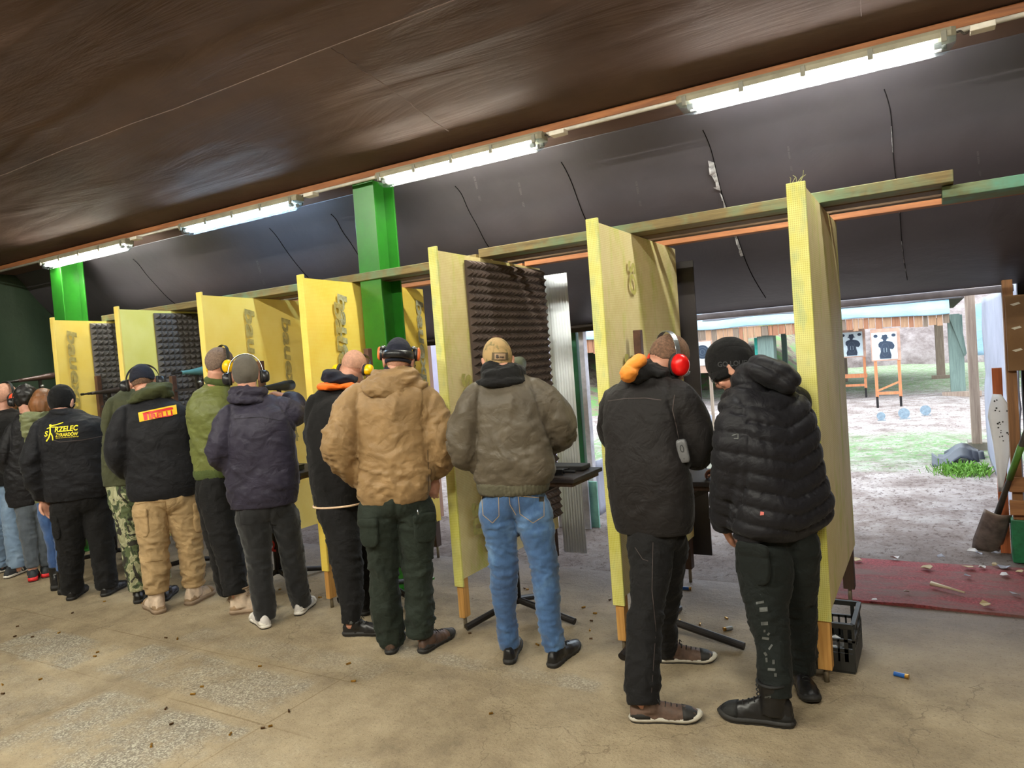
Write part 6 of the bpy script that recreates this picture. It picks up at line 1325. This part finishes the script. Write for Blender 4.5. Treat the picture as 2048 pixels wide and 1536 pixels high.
# ---- 7: back patch
p = person('patch', 'man in tan trousers and black jacket with a yellow and red back patch',
  [dict(heel=(322, 1228), toe=(300, 1212), upper=TANB, sole=TANS, kind='boot', wide=1.18, accent=TANA, sole_h=.034, L=.31, label='tan desert boot'), dict(heel=(376, 1212), toe=(412, 1192), upper=TANB, sole=TANS, kind='boot', wide=1.18, accent=TANA, sole_h=.034, lace=TANA, L=.30, label='tan desert boot')],
  [(806, 266, 348, .05, .8), (822, 246, 372, .02), (860, 246, 386), (905, 254, 391), (950, 259, 393), (978, 261, 391), (990, 266, 386)],
  [[(252, 830, .0, 20), (236, 865, -.02, 21), (232, 905, -.02, 20), (242, 935, .06, 18), (262, 950, .2, 14)], [(372, 835, .02, 20), (386, 880, .08, 18), (380, 920, .24, 15)]],
  [[(303, 1010, 32), (303, 1040, 31), (308, 1091, 28), (312, 1135, 26), (313, 1165, 24), (315, 1185, 22)], [(364, 1010, 31), (371, 1047, 29), (380, 1091, 24), (385, 1135, 22), (388, 1172, 20)]],
  (286, 765, .10, 8, 28, -4, 1.04), BLKJ2, TAN, yaw=14, ratio=.66, pelvis=(328, 992, 60, 36), jd=dict(amp=.006, freq=12, low=.014), td=dict(amp=.010, freq=22, low=.01),
  hood=[dict(mat=HOODG, name='hood', amp=.010, blobs=[(302, 786, .03, 40, 15, 34, -14), (318, 782, .04, 28, 14, 30, 25), (280, 795, .02, 26, 10, 26, -25)])], seed=17)
cap = shell_cap(p, 'knitted_cap', NAVC, front=.03, back=-.02, grow=1.09, amp=.0008, freq=30)
shell_cap(p, 'short_hair', HAIRB, front=.0, back=-.05, grow=1.03, amp=.001, freq=150)
muffs(p, BLKPL, BLKPL, tilt=-6, size=1.15, up=.010, spread=.095, thin=True)
pt_ = decal([(np.array([(-39, -10), (38, -6), (39, 13), (-39, 9)], float), [(0, 1, 2, 3)])], [p['jacket']], M('patch_yellow', (250, 196, 20), .6, var=.03), 'back_patch', p['jacket'], (316, 828), 9, .004, 4)
f_ = [text2('IRELLI', 11, width=48, dx=5, dy=-1.5, bold=.03)]
f_.append((np.array([(-31, 8), (28, 10.5), (32, 9), (31, 6), (27, 5.5), (-21, 4.5), (-22, 5.5), (-22, -7), (-29, -7.5), (-29.5, 6)], float), [tuple(range(10))]))
decal(f_, [p['jacket']], RPR, 'patch_lettering', pt_, (316, 829), 9, .008, 2)
pocket(p, 283, 1047, 28, 60, 0, TAN); pocket(p, 394, 1035, 16, 60, 0, TAN)
strokes(p, 'trousers', [[(270, 1010), (296, 1004), (330, 1004)], [(330, 1002), (334, 1030), (338, 1052)], [(290, 1125), (335, 1120)]], M('tan_seam', (138, 106, 66), .9), 'stitching', 1.0)

# ---- 6: camouflage trousers
p = person('camo', 'person in olive hoodie and camouflage trousers hidden behind the man with the back patch',
  [dict(heel=(276, 1208), toe=(290, 1184), upper=LEAK, lace=LACEK, L=.30, label='black trainer'), dict(heel=(326, 1204), toe=(344, 1186), upper=LEAK, L=.29)],
  [(790, 236, 290, .03, .8), (806, 222, 304, .0), (845, 214, 310), (890, 210, 306), (935, 210, 300), (964, 213, 298)],
  [[(232, 812, .0, 18), (224, 850, .0, 18), (232, 890, .10, 16), (256, 900, .24, 13)], [(296, 815, .05, 18), (302, 860, .2, 16), (280, 890, .3, 13)]],
  [[(244, 990, 27), (252, 1020, 25), (260, 1060, 22), (267, 1100, 21), (272, 1140, 20), (277, 1178, 19)], [(280, 990, 24), (300, 1060, 20), (314, 1110, 18), (326, 1160, 16)]],
  (280, 772, .12, 20, 30, 0, .98), OLH, CAMO, D=6.3, yaw=22, ratio=.66, jname='hoodie', pelvis=(250, 968, 40, 34), seed=19)
shell_cap(p, 'short_hair', HAIRB, grow=1.03, amp=.001, freq=150)

# ---- 5: jacket with yellow lettering
p = person('lettering', 'man in a black jacket with yellow lettering across the back and black cap',
  [dict(heel=(140, 1202), toe=(184, 1168), upper=LEAK, L=.31, label='black leather shoe'), dict(heel=(207, 1194), toe=(250, 1170), upper=LEAK, L=.31, label='black leather shoe')],
  [(830, 98, 166, .06, .8), (846, 76, 196, .03), (880, 74, 206), (914, 82, 212), (950, 88, 216), (978, 92, 214), (992, 98, 208)],
  [[(86, 862, .0, 20), (70, 900, -.02, 20), (64, 935, -.02, 19), (70, 968, .0, 17), (80, 992, .03, 14)], [(194, 862, .02, 19), (208, 900, .06, 17), (206, 935, .2, 14)]],
  [[(136, 1010, 30), (137, 1040, 29), (141, 1091, 25), (143, 1135, 22), (145, 1186, 20)], [(192, 1010, 29), (197, 1047, 27), (204, 1091, 23), (209, 1135, 21), (215, 1176, 19)]],
  (124, 806, .10, 30, 24, 0, 1.06), BLKJ2, BLKP, yaw=20, ratio=.68, pelvis=(158, 996, 54, 34), jd=dict(amp=.009, freq=16, low=.014),
  hood=[dict(mat=BLKJ2, name='collar', amp=.003, blobs=[(134, 828, .06, 32, 11, 30, 14)])],
  hands=[dict(d=(.35, .1, -.95), n=(.5, -.8, .1), s=1, curl=22, sc=1.1), None], seed=21)
cap = shell_cap(p, 'fleece_cap', BEAN, front=.035, back=-.075, grow=1.14, amp=.002, freq=50, tall=1.04)
band_ring(p, 'cap_cuff', BEAN, -.06, -.02, .04, 1.17, parent=cap)
L_ = [text2('S', 11, dx=-32, dy=-3, bold=.03, shear=.25), text2('RZELEC', 11, width=48, dx=9, dy=4, bold=.03, shear=.25), text2('ŻYRARDÓW', 9.5, width=46, dx=9, dy=-6.5, bold=.02, shear=.2), text2('www.strzelec-zyrardow.pl', 2.6, width=46, dx=9, dy=-13.5, bold=.01)]
def strk(pts, w): 
    out = []
    for (a, b) in zip(pts, pts[1:]):
        a = np.array(a, float); b = np.array(b, float); d = b - a; n_ = np.array([-d[1], d[0]]) / (np.linalg.norm(d) + 1e-9) * w / 2; out.append((np.array([a + n_, b + n_, b - n_, a - n_]), [(0, 1, 2, 3)]))
    return out
L_ += strk([(-22, 12), (-8, 14), (4, 17)], 1.8) + strk([(-24, 10), (-12, 9), (-6, 8)], 1.6) + strk([(-23, 9), (-24, -2), (-27, -10), (-33, -18)], 2.8) + strk([(-23, -2), (-20, -9), (-20, -17)], 2.4) + strk([(-30, 7), (-24, 9)], 1.6)
L_.append((np.array([(-22 + 2.6 * math.cos(a), 13 + 2.6 * math.sin(a)) for a in np.linspace(0, 5.7, 10)]), [tuple(range(10))]))
decal(L_, [p['jacket']], YPR, 'back_lettering', p['jacket'], (124, 862), 5, .005, 1)
strokes(p, 'jacket', [[(78, 872), (120, 884), (165, 880), (206, 872)]], SEAML, 'seam', 1.2)
pocket(p, 112, 1055, 20, 50, 0, BLKP)

# ---- 3: woman with brown hair
p = person('brownhair', 'person with brown hair, shiny olive hood, blue jeans and black heeled boots',
  [dict(heel=(110, 1182), toe=(132, 1164), upper=LEAK, kind='boot', L=.25, sole_h=.045, label='black heeled boot'), dict(heel=(124, 1190), toe=(150, 1172), upper=LEAK, kind='boot', L=.25, sole_h=.045)],
  [(836, 66, 116, .04, .8), (856, 58, 124), (900, 62, 126), (950, 70, 132), (1000, 76, 134)],
  [[(70, 862, .0, 14), (68, 905, .05, 14), (86, 930, .2, 11)], [(116, 862, .05, 14), (124, 905, .1, 13), (120, 930, .25, 11)]],
  [[(96, 1020, 18), (104, 1060, 16), (110, 1110, 13), (112, 1150, 11)], [(118, 1020, 18), (122, 1060, 15), (126, 1110, 13), (127, 1150, 11)]],
  (88, 806, .06, 20, 20, 0, .95), KH, JN, D=7.35, yaw=20, ratio=.66, tname='jeans', pelvis=(104, 1002, 30, 26),
  hood=[dict(mat=KH, name='hood', amp=.018, freq=26, blobs=[(76, 842, -.08, 31, 17, 20, 10), (70, 856, -.1, 22, 20, 16, 0), (96, 834, .0, 22, 10, 20, 10)])], seed=23)
o = shell_cap(p, 'long_hair', HAIRL, front=.05, back=-.12, grow=1.12, amp=.006, freq=24)
mb = MB(); t_ = p['t']
for k in range(7):
    a = math.radians(200 + k * 24); mb.tube([t_((.07 * math.cos(a), .09 * math.sin(a) * .9 - .01, .03)), t_((.082 * math.cos(a), .10 * math.sin(a) - .01, -.03)), t_((.07 * math.cos(a), .095 * math.sin(a), -.10))], [.028, .03, .018], 10, sub=3, roundcap=True, axis=False)
me = remesh(mb, 'hair_lengths', .007, 2, lambda co, no: co + no * (.008 * (vn(co * np.array([50, 50, 12]), 4) - .5))[:, None], worldloc(p['person'])); finish('hair_lengths', me, HAIRL, p['person'], True)

# ---- 2: dark coat, red soles
p = person('coat', 'person with black hair in a long dark coat and trainers with red soles',
  [dict(heel=(66, 1164), toe=(72, 1136), upper=BLKG, sole=REDS, L=.26, sole_h=.04, label='black trainer with red sole'), dict(heel=(92, 1156), toe=(98, 1130), upper=BLKG, sole=REDS, L=.26, sole_h=.04, label='black trainer with red sole')],
  [(832, 34, 84, .03, .8), (850, 22, 94), (890, 16, 90), (940, 15, 84), (985, 16, 80), (1008, 22, 78)],
  [[(26, 860, .0, 14), (16, 895, -.02, 15), (14, 930, .04, 14), (30, 945, .2, 11)], [(84, 860, .0, 14), (92, 900, .05, 13), (84, 930, .2, 11)]],
  [[(52, 1020, 18), (56, 1055, 17), (61, 1095, 14), (65, 1135, 11)], [(80, 1020, 17), (86, 1055, 16), (89, 1095, 13), (92, 1130, 11)]],
  (52, 800, .08, 10, 12, 0, .98), COAT, JG, yaw=14, ratio=.7, jname='coat', tname='jeans', pelvis=(60, 1008, 30, 26), seed=25)
shell_cap(p, 'black_hair', HAIRK, front=.06, back=-.12, grow=1.2, amp=.012, freq=34)
muffs(p, BLKPL, BLKPL, size=1.05, up=.004, spread=.092)

# ---- 1: far left, red muffs
p = person('farleft', 'bald man with glasses, orange-red ear muffs and light jeans at the left edge',
  [dict(heel=(12, 1158), toe=(56, 1140), upper=BLKG, sole=WHSOLE, lace=LACEK, L=.31, stripes=WHSOLE, label='dark trainer with three white stripes'), dict(heel=(-24, 1152), toe=(20, 1140), upper=BLKG, sole=WHSOLE, L=.31, label='dark trainer with white sole')],
  [(826, -14, 34, .03, .8), (842, -32, 44), (880, -36, 42), (920, -30, 38), (950, -26, 36), (966, -22, 34)],
  [[(-28, 850, .0, 15), (-36, 890, .0, 15), (-20, 910, .15, 12)], [(38, 852, .0, 14), (40, 890, .0, 14), (34, 915, .14, 12)]],
  [[(22, 985, 20), (28, 1030, 21), (30, 1075, 18), (33, 1115, 17), (36, 1136, 15)], [(-10, 985, 19), (-6, 1040, 19), (-2, 1090, 16), (2, 1132, 14)]],
  (12, 796, .06, 58, 8, 0, 1.1), BLKH, JL, yaw=40, ratio=.7, jname='jumper', tname='jeans', pelvis=(6, 972, 26, 24), seed=27)
shell_cap(p, 'stubble', STUB, front=.05, back=-.05, grow=1.012, amp=.0004, freq=90)
muffs(p, REDO, BLKPL, size=1.25, up=.0, spread=.088, thin=True); glasses(p, CLG, BLKPL)

# ================================================================== CAMERA, LIGHT
cam = bpy.data.cameras.new('camera'); co_ = bpy.data.objects.new('camera', cam); COL.objects.link(co_)
cam.sensor_width = 36; cam.lens = F / 2048 * 36; cam.clip_start = .05; cam.clip_end = 400
Mx = Matrix(((AX[0], AX[1], AX[2], 0), (AY[0], AY[1], AY[2], 0), (AZ[0], AZ[1], AZ[2], CAM_H), (0, 0, 0, 1))); co_.matrix_world = Mx
bpy.context.scene.camera = co_
w = bpy.data.worlds.new('world'); bpy.context.scene.world = w; w.use_nodes = True; nt = w.node_tree; bg = nt.nodes['Background']; bg.inputs[0].default_value = (.80, .90, 1.0, 1); bg.inputs[1].default_value = 4.6
sc_ = bpy.context.scene; sc_.view_settings.view_transform = 'Standard'; sc_.view_settings.look = 'None'; sc_.view_settings.gamma = 1; sc_.view_settings.use_curve_mapping = False; sc_.view_settings.exposure = 0
sc_.cycles.max_bounces = 8; sc_.cycles.transparent_max_bounces = 12
